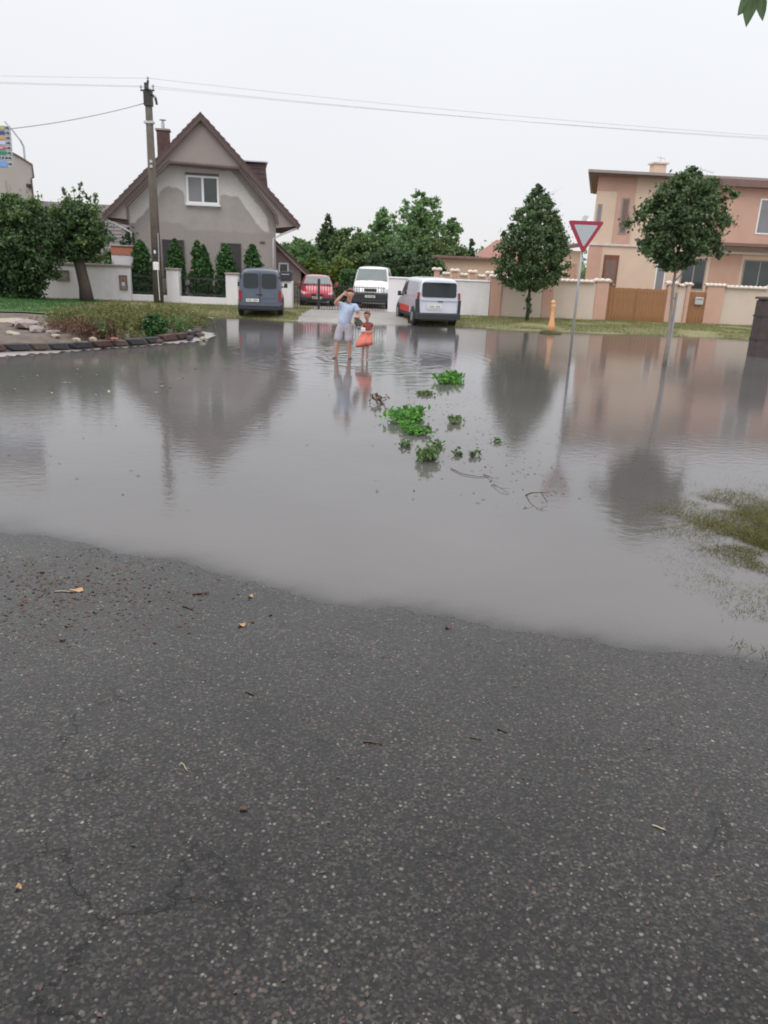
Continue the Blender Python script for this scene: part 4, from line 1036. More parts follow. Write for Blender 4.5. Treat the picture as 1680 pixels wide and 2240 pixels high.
MB().prism([(-.62, 1.16), (.62, 1.16), (.56, 1.68), (-.56, 1.68)], -.01, .01, Matrix.Translation((0, .92, 1.45)) @ Matrix.Rotation(R(-43.6), 4, 'X') @ Matrix.Translation((0, 0, -1.45))).build('windscreen', 'carglass', V2)
MB().box(-.70, .70, -1.95, 1.8, .19, .27).build('underbody', 'plastic', V2)

# white van seen head on behind the gate
WST = [(-2.35, .3, 1.9, 0, .95), (-2.3, .28, 1.95, 0, 1), (-1.2, .27, 1.98, 0, 1), (.6, .27, 1.98, 0, 1), (1.0, .27, 1.94, 0, 1), (1.72, .27, 1.27, 0, 1), (1.85, .27, 1.20, 0, 1), (2.22, .28, 1.08, 0, .97), (2.38, .30, .95, 0, .93), (2.46, .34, .78, 0, .86)]
V3 = vehicle('cargo_van', 'white van facing the street behind the barred gate with a black lower front', (-1.02, 40.9, GZ), R(180 - 2), WST, .92, 1.12, .86, 'whitepaint', (-1.5, 1.55), .33)
def screen(root, y0, z0, y1, z1, w0, w1, mat):
    n = Vector((0, z1 - z0, -(y1 - y0))).normalized(); n = -n if n.y < 0 else n
    P = [Vector((-w0, y0, z0)), Vector((w0, y0, z0)), Vector((w1, y1, z1)), Vector((-w1, y1, z1))]
    V = [p + n * .018 for p in P] + [p - n * .05 for p in P]
    return mk('windscreen', V, [(0, 1, 2, 3), (7, 6, 5, 4), (0, 4, 5, 1), (1, 5, 6, 2), (2, 6, 7, 3), (3, 7, 4, 0)], mat, root)
screen(V3, 1.66, 1.33, 1.08, 1.865, .78, .70, 'carglasslight')
for s in (-1, 1):
    wiper(V3, [(s * .15, 1.70, 1.30), (s * .5 + .1, 1.62, 1.38)])
    plate(V3, s * .70, 2.36, .88, .30, .18, .05, 'headlight', 'headlight', .14)
plate(V3, 0, 2.44, .90, .62, .13, .03, 'plastic', 'grille', .05)
MB().bbox(-.91, .91, 2.18, 2.53, .30, .78, .08).build('front_bumper', 'plastic', V3)
numplate(V3, 0, 2.54, .60)
mirror(V3, .92, 1.15, 1.32)
side_glass(V3, .92, .86, 1.12, 1.98, [[(.35, 1.2), (1.35, 1.2), (.95, 1.72), (.35, 1.74)]])

# small red hatchback head on
RST = [(-1.85, .3, .95, 0, .88), (-1.8, .26, 1.10, 0, .97), (-1.5, .25, 1.38, 0, 1), (-.9, .24, 1.47, 0, 1), (-.2, .24, 1.48, 0, 1), (.28, .24, 1.44, 0, 1), (1.02, .24, 1.00, 0, 1), (1.15, .24, .95, 0, 1), (1.55, .25, .84, 0, .98), (1.78, .27, .74, 0, .93), (1.86, .30, .62, 0, .84)]
V4 = vehicle('hatchback_car', 'small red hatchback facing the street behind the gate', (-3.92, 40.6, GZ), R(180 + 6), RST, .84, .90, .80, 'redpaint', (-1.2, 1.22), .30)
screen(V4, .98, 1.04, .36, 1.395, .68, .56, 'carglasslight')
for s in (-1, 1):
    MB().prism([(s * .50, .56), (s * .76, .60), (s * .78, .74), (s * .56, .68)], 1.66, 1.83).build('headlight', 'headlight', V4)
    wiper(V4, [(s * .1, 1.03, 1.02), (s * .1 + .4, .90, 1.10)], .01)
plate(V4, 0, 1.85, .56, .60, .10, .03, 'plastic', 'grille', .06)
plate(V4, 0, 1.83, .30, .95, .14, .04, 'plastic', 'lower_intake', .14)
MB().lathe([(.055, 0), (.055, .012)], 12, Matrix.Translation((0, 1.87, .57)) @ Matrix.Rotation(R(-90), 4, 'X')).build('badge', 'zinc', V4)
MB().bbox(-.82, .82, 1.5, 1.90, .27, .50, .10).build('front_bumper', 'plastic', V4)
numplate(V4, 0, 1.91, .42)
mirror(V4, .84, .62, 1.0, 'redpaint')
side_glass(V4, .84, .80, .90, 1.47, [[(-.15, .97), (.75, .97), (.32, 1.32), (-.15, 1.35)], [(-1.15, .98), (-.22, .97), (-.22, 1.35), (-1.0, 1.33)]])

# ------------------------------------------------------------------ people
def skinned(name, J, E, mat, parent, sub=2):
    keys = list(J); V = [J[k][:3] for k in keys]; idx = {k: i for i, k in enumerate(keys)}
    me = bpy.data.meshes.new(name); me.from_pydata(V, [(idx[a], idx[b]) for a, b in E], []); me.update()
    me.materials.append(MAT[mat])
    o = bpy.data.objects.new(name, me); COL.objects.link(o); o.parent = parent
    sk = o.modifiers.new('skin', 'SKIN'); sk.use_smooth_shade = True; sk.branch_smoothing = .4
    sv = me.skin_vertices[0].data
    for k in keys:
        r_ = J[k][3]; sv[idx[k]].radius = r_ if isinstance(r_, tuple) else (r_, r_); sv[idx[k]].use_root = k in ('root',) or k.startswith('froot')
    sb = o.modifiers.new('sub', 'SUBSURF'); sb.levels = sb.render_levels = sub
    return o
def fingers(J, E, tag, wrist, hand, s=1.0, curl=Vector((0, -.6, -.4))):
    wrist = Vector(wrist); hand = Vector(hand); d = (hand - wrist).normalized()
    side = d.cross(Vector((.2, 1, .1))).normalized(); cu = curl.normalized()
    for k, (o, L) in enumerate(((-.030, .070), (-.010, .080), (.011, .075), (.031, .058))):
        b = hand + side * o * s - d * .02 * s; n = f'{tag}{k}'
        m = b + (d * .75 + cu * .25).normalized() * (L * .55 + .02) * s; t = m + (d * .35 + cu * .65).normalized() * L * .5 * s
        J['froot' + n] = (*b, .011 * s); J[n + 'm'] = (*m, .009 * s); J[n + 't'] = (*t, .007 * s)
        E += [('froot' + n, n + 'm'), (n + 'm', n + 't')]
    b = hand - d * .05 * s + side * -.028 * s; m = b + (side * -.7 + d * .6).normalized() * .045 * s; t = m + (d * .8 + cu * .4).normalized() * .032 * s
    n = tag + 'th'; J['froot' + n] = (*b, .013 * s); J[n + 'm'] = (*m, .011 * s); J[n + 't'] = (*t, .009 * s); E += [('froot' + n, n + 'm'), (n + 'm', n + 't')]
def face(root, hc, s, fwd, hairmat, long=False):
    hc = Vector(hc); f = Vector(fwd).normalized(); r_ = f.cross(Vector((0, 0, 1))).normalized(); u = Vector((0, 0, 1))
    for q in (-1, 1):
        MB().lathe([(.002, -.008 * s), (.010 * s, 0), (.002, .008 * s)], 8, Matrix.Translation(hc + f * .088 * s + r_ * q * .032 * s + u * .012 * s)).build('eye', 'eyeM', root)
        MB().lathe([(.006, -.03 * s), (.014 * s, -.01), (.017 * s, .015 * s), (.004, .032 * s)], 8, Matrix.Translation(hc + r_ * q * .082 * s)).build('ear', root['skinm'], root, smooth=True)
    MB().tube([hc + f * .085 * s + u * .02 * s, hc + f * .108 * s - u * .022 * s, hc + f * .088 * s - u * .028 * s], [.009 * s, .014 * s, .012 * s], 6).build('nose', root['skinm'], root, smooth=True)
    MB().tube([hc + f * .086 * s - u * .058 * s - r_ * .024 * s, hc + f * .093 * s - u * .058 * s, hc + f * .086 * s - u * .058 * s + r_ * .024 * s], [.004, .008 * s, .004], 5).build('mouth', 'lipM', root)
    # hair cap hugging the back and top of the skull
    V = []; F = []; nu, nv = 20, 10
    for j in range(nv + 1):
        for i in range(nu):
            a = 2 * math.pi * i / nu; ph = j / nv * (1.25 if not long else 1.75)
            fr = math.cos(a)   # 1 towards the face
            ph *= (1 - .42 * max(0, fr)) if not long else (1 - .52 * max(0, fr))
            v = f * math.sin(ph) * fr * .108 + r_ * math.sin(ph) * math.sin(a) * .093 + u * math.cos(ph) * .118
            V.append(hc + (v + Vector((0, 0, .022)) + f * -.012) * s)
    for j in range(nv):
        for i in range(nu): F.append((j * nu + i, j * nu + (i + 1) % nu, (j + 1) * nu + (i + 1) % nu, (j + 1) * nu + i))
    h = mk('hair', V, F, hairmat, root, True); so_ = h.modifiers.new('t', 'SOLIDIFY'); so_.thickness = .012 * s; so_.offset = -1
    return h

man = empty('person', (-1.14, 19.55, -.07), 'adult wading in a light blue T-shirt and grey shorts, one hand raised to the head', 'person')
man['skinm'] = 'skin'
J = {'root': (-.05, 0, .93, (.165, .125)), 'waist': (-.035, -.01, 1.10, (.155, .12)), 'chest': (.02, -.02, 1.30, (.18, .13)), 'neckb': (.05, -.03, 1.44, .065), 'neck': (.065, -.045, 1.51, .052),
     'jaw': (.075, -.075, 1.575, (.066, .068)), 'head': (.08, -.06, 1.645, (.084, .093)), 'crown': (.08, -.05, 1.72, (.064, .072)),
     'shL': (-.13, -.01, 1.405, .060), 'elL': (-.285, -.17, 1.42, .048), 'faL': (-.20, -.20, 1.53, .043), 'wrL': (-.095, -.175, 1.635, .030), 'haL': (-.045, -.15, 1.68, (.036, .018)),
     'shR': (.215, -.01, 1.395, .060), 'elR': (.315, .0, 1.15, .050), 'faR': (.30, -.10, 1.115, .043), 'wrR': (.26, -.23, 1.085, .030), 'haR': (.24, -.285, 1.07, (.018, .036)),
     'hiL': (-.145, 0, .86, .092), 'knL': (-.215, -.035, .50, .066), 'caL': (-.235, .0, .34, .067), 'anL': (-.25, .02, .10, .042), 'heL': (-.25, .03, .045, .036), 'toL': (-.285, -.12, .03, (.042, .028)), 'teL': (-.30, -.18, .025, (.034, .018)),
     'hiR': (.045, 0, .86, .092), 'knR': (.075, -.055, .50, .066), 'caR': (.085, -.01, .34, .067), 'anR': (.10, .01, .10, .042), 'heR': (.10, .02, .045, .036), 'toR': (.13, -.13, .03, (.042, .028)), 'teR': (.14, -.19, .025, (.034, .018))}
E = [('root', 'waist'), ('waist', 'chest'), ('chest', 'neckb'), ('neckb', 'neck'), ('neck', 'jaw'), ('jaw', 'head'), ('head', 'crown')]
for s in 'LR': E += [('chest', 'sh' + s), ('sh' + s, 'el' + s), ('el' + s, 'fa' + s), ('fa' + s, 'wr' + s), ('wr' + s, 'ha' + s), ('root', 'hi' + s), ('hi' + s, 'kn' + s), ('kn' + s, 'ca' + s), ('ca' + s, 'an' + s), ('an' + s, 'he' + s), ('he' + s, 'to' + s), ('to' + s, 'te' + s)]
fingers(J, E, 'a', J['wrL'][:3], J['haL'][:3], 1, Vector((.3, .8, .2))); fingers(J, E, 'b', J['wrR'][:3], J['haR'][:3], 1, Vector((-.3, .2, -.9)))
skinned('body', J, E, 'skin', man)
J = {'root': (-.050, 0, .80, (.215, .17)), 'w': (-.040, -.01, 1.10, (.195, .15)), 'c': (.02, -.02, 1.30, (.205, .15)), 'n': (.045, -.03, 1.415, (.10, .085)), 'sL': (-.125, -.01, 1.395, .085), 'eL': (-.215, -.105, 1.405, .088), 'sR': (.21, -.01, 1.385, .085), 'eR': (.275, -.005, 1.22, .090)}
skinned('t_shirt', J, [('root', 'w'), ('w', 'c'), ('c', 'n'), ('c', 'sL'), ('sL', 'eL'), ('c', 'sR'), ('sR', 'eR')], 'shirt', man)
J = {'root': (-.05, 0, .90, (.185, .15)), 't': (-.045, 0, 1.06, (.165, .13)), 'hL': (-.155, 0, .78, .135), 'kL': (-.215, -.03, .45, .118), 'hR': (.055, 0, .78, .135), 'kR': (.078, -.045, .45, .118)}
skinned('shorts', J, [('root', 't'), ('root', 'hL'), ('hL', 'kL'), ('root', 'hR'), ('hR', 'kR')], 'shorts', man)
face(man, (.08, -.062, 1.648), 1.08, (-.12, -1, -.05), 'hairM')
for x_, y_ in ((-.285, -.08), (.125, -.08)):
    MB().prism([(x_ - .052, .0), (x_ + .052, .0), (x_ + .05, .055), (x_ + .03, .085), (x_ - .03, .085), (x_ - .05, .055)], y_ - .15, y_ + .14).build('shoe', 'shoe', man)

kid = empty('person', (-.60, 19.30, -.06), 'small child in a dark red top and coral skirt wading beside the adult', 'person')
kid['skinm'] = 'skin2'
J = {'root': (-.02, 0, .60, (.10, .08)), 'waist': (-.01, 0, .74, (.090, .07)), 'chest': (.01, 0, .90, (.105, .078)), 'neckb': (.0, 0, 1.0, .045), 'neck': (-.005, -.01, 1.045, .038),
     'jaw': (-.02, -.03, 1.09, (.052, .052)), 'head': (-.015, -.015, 1.155, (.072, .078)), 'crown': (-.012, -.01, 1.215, (.055, .06)),
     'shL': (-.09, -.01, .965, .038), 'elL': (-.17, -.10, .84, .029), 'wrL': (-.21, -.20, .88, .019), 'haL': (-.22, -.245, .90, (.016, .028)),
     'shR': (.11, 0, .965, .038), 'elR': (.16, -.02, .80, .029), 'wrR': (.06, -.14, .75, .019), 'haR': (.02, -.16, .755, (.016, .028)),
     'hiL': (-.07, 0, .54, .062), 'knL': (-.09, -.02, .33, .040), 'anL': (-.10, .03, .075, .026), 'toL': (-.13, -.07, .025, (.032, .02)),
     'hiR': (.03, 0, .54, .062), 'knR': (.02, -.04, .33, .040), 'anR': (.02, -.01, .075, .026), 'toR': (.0, -.12, .025, (.032, .02))}
E = [('root', 'waist'), ('waist', 'chest'), ('chest', 'neckb'), ('neckb', 'neck'), ('neck', 'jaw'), ('jaw', 'head'), ('head', 'crown')]
for s in 'LR': E += [('chest', 'sh' + s), ('sh' + s, 'el' + s), ('el' + s, 'wr' + s), ('wr' + s, 'ha' + s), ('root', 'hi' + s), ('hi' + s, 'kn' + s), ('kn' + s, 'an' + s), ('an' + s, 'to' + s)]
fingers(J, E, 'a', J['wrL'][:3], J['haL'][:3], .7, Vector((0, -.2, -.9))); fingers(J, E, 'b', J['wrR'][:3], J['haR'][:3], .7, Vector((.1, .3, -.9)))
skinned('body', J, E, 'skin2', kid)
J = {'root': (-.015, 0, .70, (.115, .092)), 'c': (.01, 0, .90, (.125, .095)), 'n': (.0, 0, .985, (.07, .06)), 'sL': (-.085, -.01, .96, .056), 'eL': (-.135, -.065, .90, .052), 'sR': (.105, 0, .96, .056), 'eR': (.14, -.01, .875, .052)}
skinned('top', J, [('root', 'c'), ('c', 'n'), ('c', 'sL'), ('sL', 'eL'), ('c', 'sR'), ('sR', 'eR')], 'darktop', kid)
V = []; F = []; nn = 28
for j, (zz_, rx_, ry_, ox) in enumerate(((.80, .115, .09, .0), (.74, .13, .10, -.005), (.64, .165, .125, -.03), (.52, .20, .15, -.06), (.42, .215, .165, -.075), (.415, .20, .155, -.075))):
    for i in range(nn):
        a = 2 * math.pi * i / nn; w = 1 + .09 * math.sin(a * 7 + j * .3) * j / 5
        V.append((ox + rx_ * w * math.cos(a), ry_ * w * math.sin(a), zz_ + .03 * math.sin(a + 2.4) * j / 3))
for j in range(5):
    for i in range(nn): F.append((j * nn + i, j * nn + (i + 1) % nn, (j + 1) * nn + (i + 1) % nn, (j + 1) * nn + i))
mk('skirt', V, F, 'coral', kid, True)
MB().bbox(-.17, -.04, -.16, -.08, .78, .88, .03).build('cuff', 'whitecloth', kid)
face(kid, (-.015, -.018, 1.155), .88, (-.45, -1, -.05), 'hairM', True)
for x_, y_ in ((-.125, -.02), (.01, -.07)):
    MB().prism([(x_ - .036, .0), (x_ + .036, .0), (x_ + .034, .04), (x_ + .02, .06), (x_ - .02, .06), (x_ - .034, .04)], y_ - .10, y_ + .09).build('shoe', 'shoe', kid)
bag = empty('cloth_bag', (-.84, 19.28, .85), 'dark cloth bag held between the adult and the child', 'bag')
V = []; F = []; nn = 16
for j, (zz_, rx_, ry_) in enumerate(((.19, .03, .03), (.15, .09, .05), (.06, .125, .07), (-.04, .12, .075), (-.11, .08, .05), (-.125, .03, .02))):
    for i in range(nn):
        a = 2 * math.pi * i / nn; V.append((rx_ * math.cos(a) * (1 + .12 * math.sin(a * 3)) + .05 - zz_ * .4, ry_ * math.sin(a), zz_ - .25 * rx_ * math.cos(a)))
for j in range(5):
    for i in range(nn): F.append((j * nn + i, j * nn + (i + 1) % nn, (j + 1) * nn + (i + 1) % nn, (j + 1) * nn + i))
F.append(tuple(range(nn))); F.append(tuple(5 * nn + i for i in range(nn)))
mk('bag_body', V, F, 'bagM', bag, True)
MB().tube([(-.05, -.02, .16), (-.06, -.02, .19), (.0, -.02, .12), (.07, -.03, .04)], .013, 6).build('strap', 'bagM', bag, smooth=True)

# ------------------------------------------------------------------ stones edging the bed
def rock(sx, sy, sz, seed, n=8):
    r_ = random.Random(seed); bm = bmesh.new(); bmesh.ops.create_icosphere(bm, subdivisions=1, radius=1)
    V = []
    for v in bm.verts:
        q = v.co.copy(); k = max(abs(q.x), abs(q.y), abs(q.z)); q = q.lerp(q / k, .55)
        q *= r_.uniform(.85, 1.12); V.append((q.x * sx / 2, q.y * sy / 2, q.z * sz / 2 + sz / 2))
    F = [tuple(v.index for v in f.verts) for f in bm.faces]; bm.free(); return V, F
EDG = empty('bed_edging', (-7.8, 19.1, .08), 'curved row of dark red and black edging stones round the soil bed', 'edging')
path = [(-11.5, 16.35), (-9.6, 17.3), (-9.1, 17.76), (-7.94, 18.9), (-6.74, 20.51), (-5.98, 22.1), (-5.85, 23.1), (-6.15, 24.6)]
pl_ = [Vector((a, b, 0)) for a, b in path]; cum = [0]
for a, b in zip(pl_, pl_[1:]): cum.append(cum[-1] + (b - a).length)
s_ = 0; k = 0
stm = ['st_red', 'st_red', 'st_dark', 'st_dark', 'st_brown', 'st_red', 'st_dark', 'st_brown', 'st_dark', 'st_dark', 'st_red', 'st_brown', 'st_dark', 'st_dark']
while s_ < cum[-1] - .3:
    L = random.uniform(.42, .68); m_ = s_ + L / 2
    j = max(i for i in range(len(cum) - 1) if cum[i] <= m_)
    q = pl_[j].lerp(pl_[j + 1], (m_ - cum[j]) / (cum[j + 1] - cum[j])); d = (pl_[j + 1] - pl_[j]).normalized()
    V, F = rock(L + .02, .27, random.uniform(.20, .235), k)
    hL, hh_ = L / 2 + .01, max(v[2] for v in V)
    V = [(max(-hL, min(hL, x * 1.45)), max(-.13, min(.13, y * 1.4)), min(z * 1.15, hh_ * .97)) for x, y, z in V]
    o = mk('stone', V, F, stm[k % len(stm)], EDG)
    o.location = Vector((q.x, q.y, hz(q.x, q.y) - .02)) - EDG.location; o.rotation_euler = (0, 0, math.atan2(d.y, d.x) + random.uniform(-.05, .05))
    s_ += L; k += 1
for i, (x_, y_, m_, sx2, sz2) in enumerate([(-7.75, 18.92, 'st_pale', .22, .12), (-7.45, 19.2, 'st_pale', .20, .13), (-7.1, 19.75, 'st_orange', .34, .07), (-6.35, 21.0, 'st_brown', .28, .13), (-5.75, 22.0, 'st_dark', .25, .16), (-5.45, 22.3, 'st_pale', .16, .12), (-5.62, 22.7, 'st_brown', .26, .18)]):
    V, F = rock(sx2, .2, sz2, 60 + i)
    off_ = .20 if i in (0, 1, 2) else 0
    o = mk('stone', V, F, m_); o.location = (x_, y_, hz(x_, y_) + off_); o.rotation_euler = (0, 0, i * 1.1)
    prop(o, ['small yellowish stone on the dark edging, left one of two', 'small whitish stone on the dark edging, right one of two', 'flat orange brick piece on the dark edging', 'low brown stone in front of the small dark bush', 'black stone at the tip of the edging', 'small pale stone at the water end of the edging', 'brown stone behind the tip of the edging'][i], 'stone')
rub = [(-11.33, 22.85, .9), (-10.4, 21.7, .6), (-9.98, 21.11, .8), (-9.9, 22.71, .5), (-9.85, 23.6, .45), (-9.4, 20.4, .5), (-9.7, 19.7, .35), (-8.9, 20.3, .3), (-10.9, 20.6, .5), (-8.6, 19.7, .22), (-7.7, 21.6, .2), (-7.2, 21.1, .22), (-11.6, 21.6, .4), (-10.2, 24.2, .35)]
RL = ['largest flat rubble slab at the left edge of the soil bed', 'long brown rubble stone between the largest slab and the pale one', 'broad brown rubble slab, second largest, left of the weeds', 'pale rubble stone behind the second largest slab', 'brown rubble stone close to the weeds, behind the pale one', 'brown rubble stone nearest the front left of the weeds', 'small pale rubble stone near the edging at far left', 'brown rubble stone tucked in the front of the rusty weeds', 'flat brown rubble piece in the front row at far left', 'tiny pale rubble stone just behind the edging stones', 'small brown rubble stone among the weeds beside the low bush', 'small brown rubble stone between the weeds and the orange brick', 'pale rubble stone at the far left edge, front row', 'brown rubble stone lying farthest back by the lawn']
for i, (x_, y_, w_) in enumerate(rub):
    V, F = rock(w_ * 1.3, w_ * .8, .10 + .1 * (i % 3) * w_, 90 + i)
    o = mk('rubble_stone', V, F, 'stone' if i % 3 else 'st_pale'); o.location = (x_, y_, float(soilz(np.array([x_]), np.array([y_]))[0]) - .02); o.rotation_euler = (random.uniform(-.15, .15), random.uniform(-.15, .15), i)
    prop(o, RL[i], 'stone', 'rubble on the soil bed')

# ------------------------------------------------------------------ vegetation
def sampled_env(z0, z1, prof, cx, cy, ry=1.0, drift=(0, 0)):
    pf = profile(prof)
    return dict(z=(z0, z1), rmax=max(p[1] for p in prof), f=lambda t: (cx + drift[0] * t, cy + drift[1] * t, pf(t), pf(t) * ry))

# two street trees
T1 = empty('street_tree', (5.95, 34.3, GZ), 'young street tree with a pointed egg shaped crown left of the marker post', 'tree')
limbs(T1, (5.95, 34.3, .05), (5.92, 34.3, 4.9), .075, .02, 14, 1.15, .28, 'bark', up=.9)
crown(sampled_env(1.45, 5.75, [(0, .5), (.06, 1.25), (.18, 1.60), (.35, 1.62), (.52, 1.42), (.68, 1.08), (.82, .62), (.93, .26), (1, .05)], 5.92, 34.3), 620, .24, 72, .075, .36, lobes=.45, name='crown', mat='f_street', parent=T1)
P, D = clump_points(np.array([(5.95, 34.25, .75), (5.9, 34.25, 1.0), (6.0, 34.3, .55)]), np.array([.17, .16, .14]), 70, 1.3)
V, F, rn = leafquads(P, D, .09); mk('shoots', V, F, 'f_street', T1, world=True, rnd=rn)
T2 = empty('street_tree', (7.44, 20.7, -.1), 'broad crowned young street tree with a pale trunk standing in the flood', 'tree')
limbs(T2, (7.42, 20.7, -.12), (7.28, 20.7, 4.3), .055, .018, 12, .95, .5, 'barkpale', up=.8)
crown(sampled_env(2.45, 4.90, [(0, .20), (.07, .60), (.2, 1.02), (.4, 1.12), (.6, 1.15), (.78, .86), (.9, .50), (1, .12)], 7.27, 20.7, 1, (.12, 0)), 430, .20, 74, .060, .5, lobes=1.3, name='crown', mat='f_street', parent=T2)
MB().tube([(7.50, 20.75, -.12), (7.47, 20.75, 1.9)], .035, 8).build('stake', 'greypost', T2, world=True)
MB().tube([(7.50, 20.76, 1.75), (7.34, 20.7, 1.75)], .012, 5).build('tie', 'plastic', T2, world=True)

# left: big shrub and leaning tree
B1 = empty('large_shrub', (-15.9, 33.8, .2), 'big dark rounded shrub at the left edge, sheared in near the ground', 'shrub')
limbs(B1, (-15.9, 33.8, .1), (-15.9, 33.8, 3.2), .13, .04, 12, 1.3, .1, 'bark', up=.7)
crown(sampled_env(.22, 4.35, [(0, .75), (.08, 1.0), (.22, 1.45), (.4, 1.95), (.58, 2.15), (.75, 1.75), (.9, 1.15), (1, .35)], -16.05, 33.8, .8), 560, .38, 90, .095, .45, name='foliage', mat='f_dark', parent=B1)
P, D = clump_points(np.array([(-16.2 + random.uniform(-1.5, 1.6), 33.3 + random.uniform(-.9, .3), random.uniform(2.6, 4.3)) for _ in range(60)]), np.full(60, .34), 70)
V, F, rn = leafquads(P, D, .095); mk('paler_foliage', V, F, 'f_mid', B1, world=True, rnd=rn)  # paler green leaves over the upper front of the shrub
T3 = empty('leaning_tree', (-13.75, 35.0, .15), 'small leaning tree with a thick dark trunk before the grey white wall', 'tree')
tr = MB().tube([(-13.72, 35, .1), (-13.76, 35, .8), (-13.9, 35, 1.7), (-14.2, 35, 2.6), (-14.4, 35, 3.6)], [.33, .255, .235, .16, .07], 12).build('trunk', 'bark', T3, world=True, smooth=True)
mb = MB()
for a, l_ in ((.3, 1.1), (2.6, 1.3), (4.2, 1.0), (5.4, 1.2), (1.4, .9)):
    mb.tube([(-13.95, 35, 2.0), (-13.95 + math.cos(a) * l_ * .6, 35 + math.sin(a) * .5, 2.8), (-14.0 + math.cos(a) * l_, 35 + math.sin(a), 3.6)], [.11, .06, .02], 6)
for x_, z_ in ((-13.55, 5.15), (-14.35, 4.85), (-12.95, 4.75), (-13.9, 4.9)):
    mb.tube([(-13.9, 35, 3.4), ((x_ - 13.9) / 2, 35, 4.2), (x_, 35, z_)], [.03, .02, .008], 4)
mb.build('limbs', 'bark', T3, world=True)
crown(sampled_env(2.0, 4.35, [(0, .45), (.15, .95), (.4, 1.25), (.7, 1.2), (.9, .8), (1, .4)], -13.85, 35, .8, drift=(0.0, 0)), 210, .34, 90, .09, .45, name='crown', mat='f_dark', parent=T3)
cc = [(-13.55, 35, 5.05), (-13.62, 35, 4.85), (-13.5, 35, 4.7), (-14.35, 35, 4.75), (-14.3, 35, 4.6), (-12.95, 35, 4.6), (-13.0, 35, 4.45), (-13.35, 35, 4.5), (-13.9, 35, 4.75), (-13.7, 35, 4.5), (-14.1, 35, 4.45)]
P, D = clump_points(np.array(cc), np.full(len(cc), .14), 16); V, F, rn = leafquads(P, D, .10); mk('top_sprigs', V, F, 'f_mid', T3, world=True, rnd=rn)
P, D = clump_points(np.array([(-13.85 + random.uniform(-1.2, 1.2), 34.4 + random.uniform(-.4, .3), random.uniform(2.6, 4.3)) for _ in range(40)]), np.full(40, .3), 60)
V, F, rn = leafquads(P, D, .09); mk('paler_foliage', V, F, 'f_mid', T3, world=True, rnd=rn)  # leaf clumps in a paler green on the crown's upper front
# shrubs peeping behind the white wall
for x_, y_, rr_, zt_, m_, lb in ((-15.0, 38.6, 1.0, 2.35, 'f_mid', 'round green shrub peeping over the white wall left of the leaning tree'), (-13.1, 39.5, .55, 3.6, 'f_dark', 'tall dark shrub between the capped pier and the house corner'), (-13.75, 38.2, .35, 2.3, 'f_mid', 'narrow green shrub between the leaning tree and the capped pier')):
    g = empty('garden_shrub', (x_, y_, GZ), lb, 'shrub')
    limbs(g, (x_, y_, GZ), (x_, y_, zt_ * .8), .05, .02, 6, rr_ * .7, .2)
    crown(sampled_env(.4, zt_, [(0, rr_ * .7), (.5, rr_), (.85, rr_ * .7), (1, rr_ * .2)], x_, y_), 70, .3, 40, .12, name='foliage', mat=m_, parent=g)
# thujas along the low front wall
thu = [(-12.1, 2.9, .60, 'leftmost narrow thuja, beside the grey white wall end'), (-10.45, 3.0, .46, 'thin thuja half hidden by the utility pole'), (-9.25, 2.90, .50, 'twin topped thuja, middle of the row between the two pillars'), (-8.05, 2.9, .54, 'pointed thuja just left of the right pillar'), (-6.75, 2.9, .52, 'rightmost thuja above the blue grey van')]
for i, (x_, zt_, rr_, lb) in enumerate(thu):
    g = empty('thuja', (x_, 37.9, GZ), lb, 'thuja', 'thujas before the gable house')
    MB().tube([(x_, 37.9, .1), (x_, 37.9, zt_ * .8)], [.06, .02], 6).build('trunk', 'bark', g, world=True)
    if i == 2:
        crown(sampled_env(.2, 2.95, [(0, .46), (.4, .47), (.68, .38), (.87, .24), (.96, .12), (1, .04)], x_ - .14, 37.9), 300, .12, 46, .062, .35, up=.8, stretch=2.4, lobes=.15, name='foliage', mat='f_thuja', parent=g)
        crown(sampled_env(.2, 2.78, [(0, .44), (.4, .44), (.68, .34), (.87, .20), (.96, .10), (1, .04)], x_ + .18, 37.9), 260, .12, 46, .062, .35, up=.8, stretch=2.4, lobes=.15, name='foliage', mat='f_thuja', parent=g)
    else:
        crown(sampled_env(.2, zt_, [(0, rr_ * .95), (.4, rr_), (.68, rr_ * .84), (.87, rr_ * .55), (.96, rr_ * .25), (1, .08)], x_, 37.9), 420, .12, 46, .062, .35, up=.8, stretch=2.4, lobes=.15, name='foliage', mat='f_thuja', parent=g)

# background planting along and behind the drive
def bush(name, label, x_, y_, zt_, rx, mat, n=120, cr_=.5, per=40, size=.2, ry=.8, prof=None, z0=.3, cat='shrub', trunk=.12, shell=.45, group=None, up=.25):
    g = empty(name, (x_, y_, GZ), label, cat, group)
    limbs(g, (x_, y_, GZ - .05), (x_, y_, zt_ * .75), trunk, trunk * .3, 8, rx * .6, .25)
    prof = prof or [(0, rx * .8), (.3, rx), (.6, rx * .9), (.85, rx * .6), (1, rx * .2)]
    crown(sampled_env(z0, zt_, prof, x_, y_, ry), int(n * 2.1), cr_ * .68, per, size * .66, shell, up, lobes=1.25, name='crown' if cat == 'tree' else 'foliage', mat=mat, parent=g)
    return g
bush('conifer_tree', 'dark pointed conifer behind the red car', -5.2, 62, 5.6, 2.2, 'f_dark', 260, .5, 50, .22, prof=[(0, 2.3), (.25, 2.0), (.5, 1.4), (.75, .8), (.92, .3), (1, .05)], cat='tree')
g = bush('poplar_tree', 'tall loose crowned green tree rising above the garden hedge, centre', 2.0, 66, 7.7, 2.4, 'f_poplar', 105, .62, 58, .26, prof=[(0, 1.2), (.3, 2.2), (.55, 2.4), (.75, 2.2), (.92, 1.3), (1, .5)], z0=1.6, cat='tree', shell=.7)
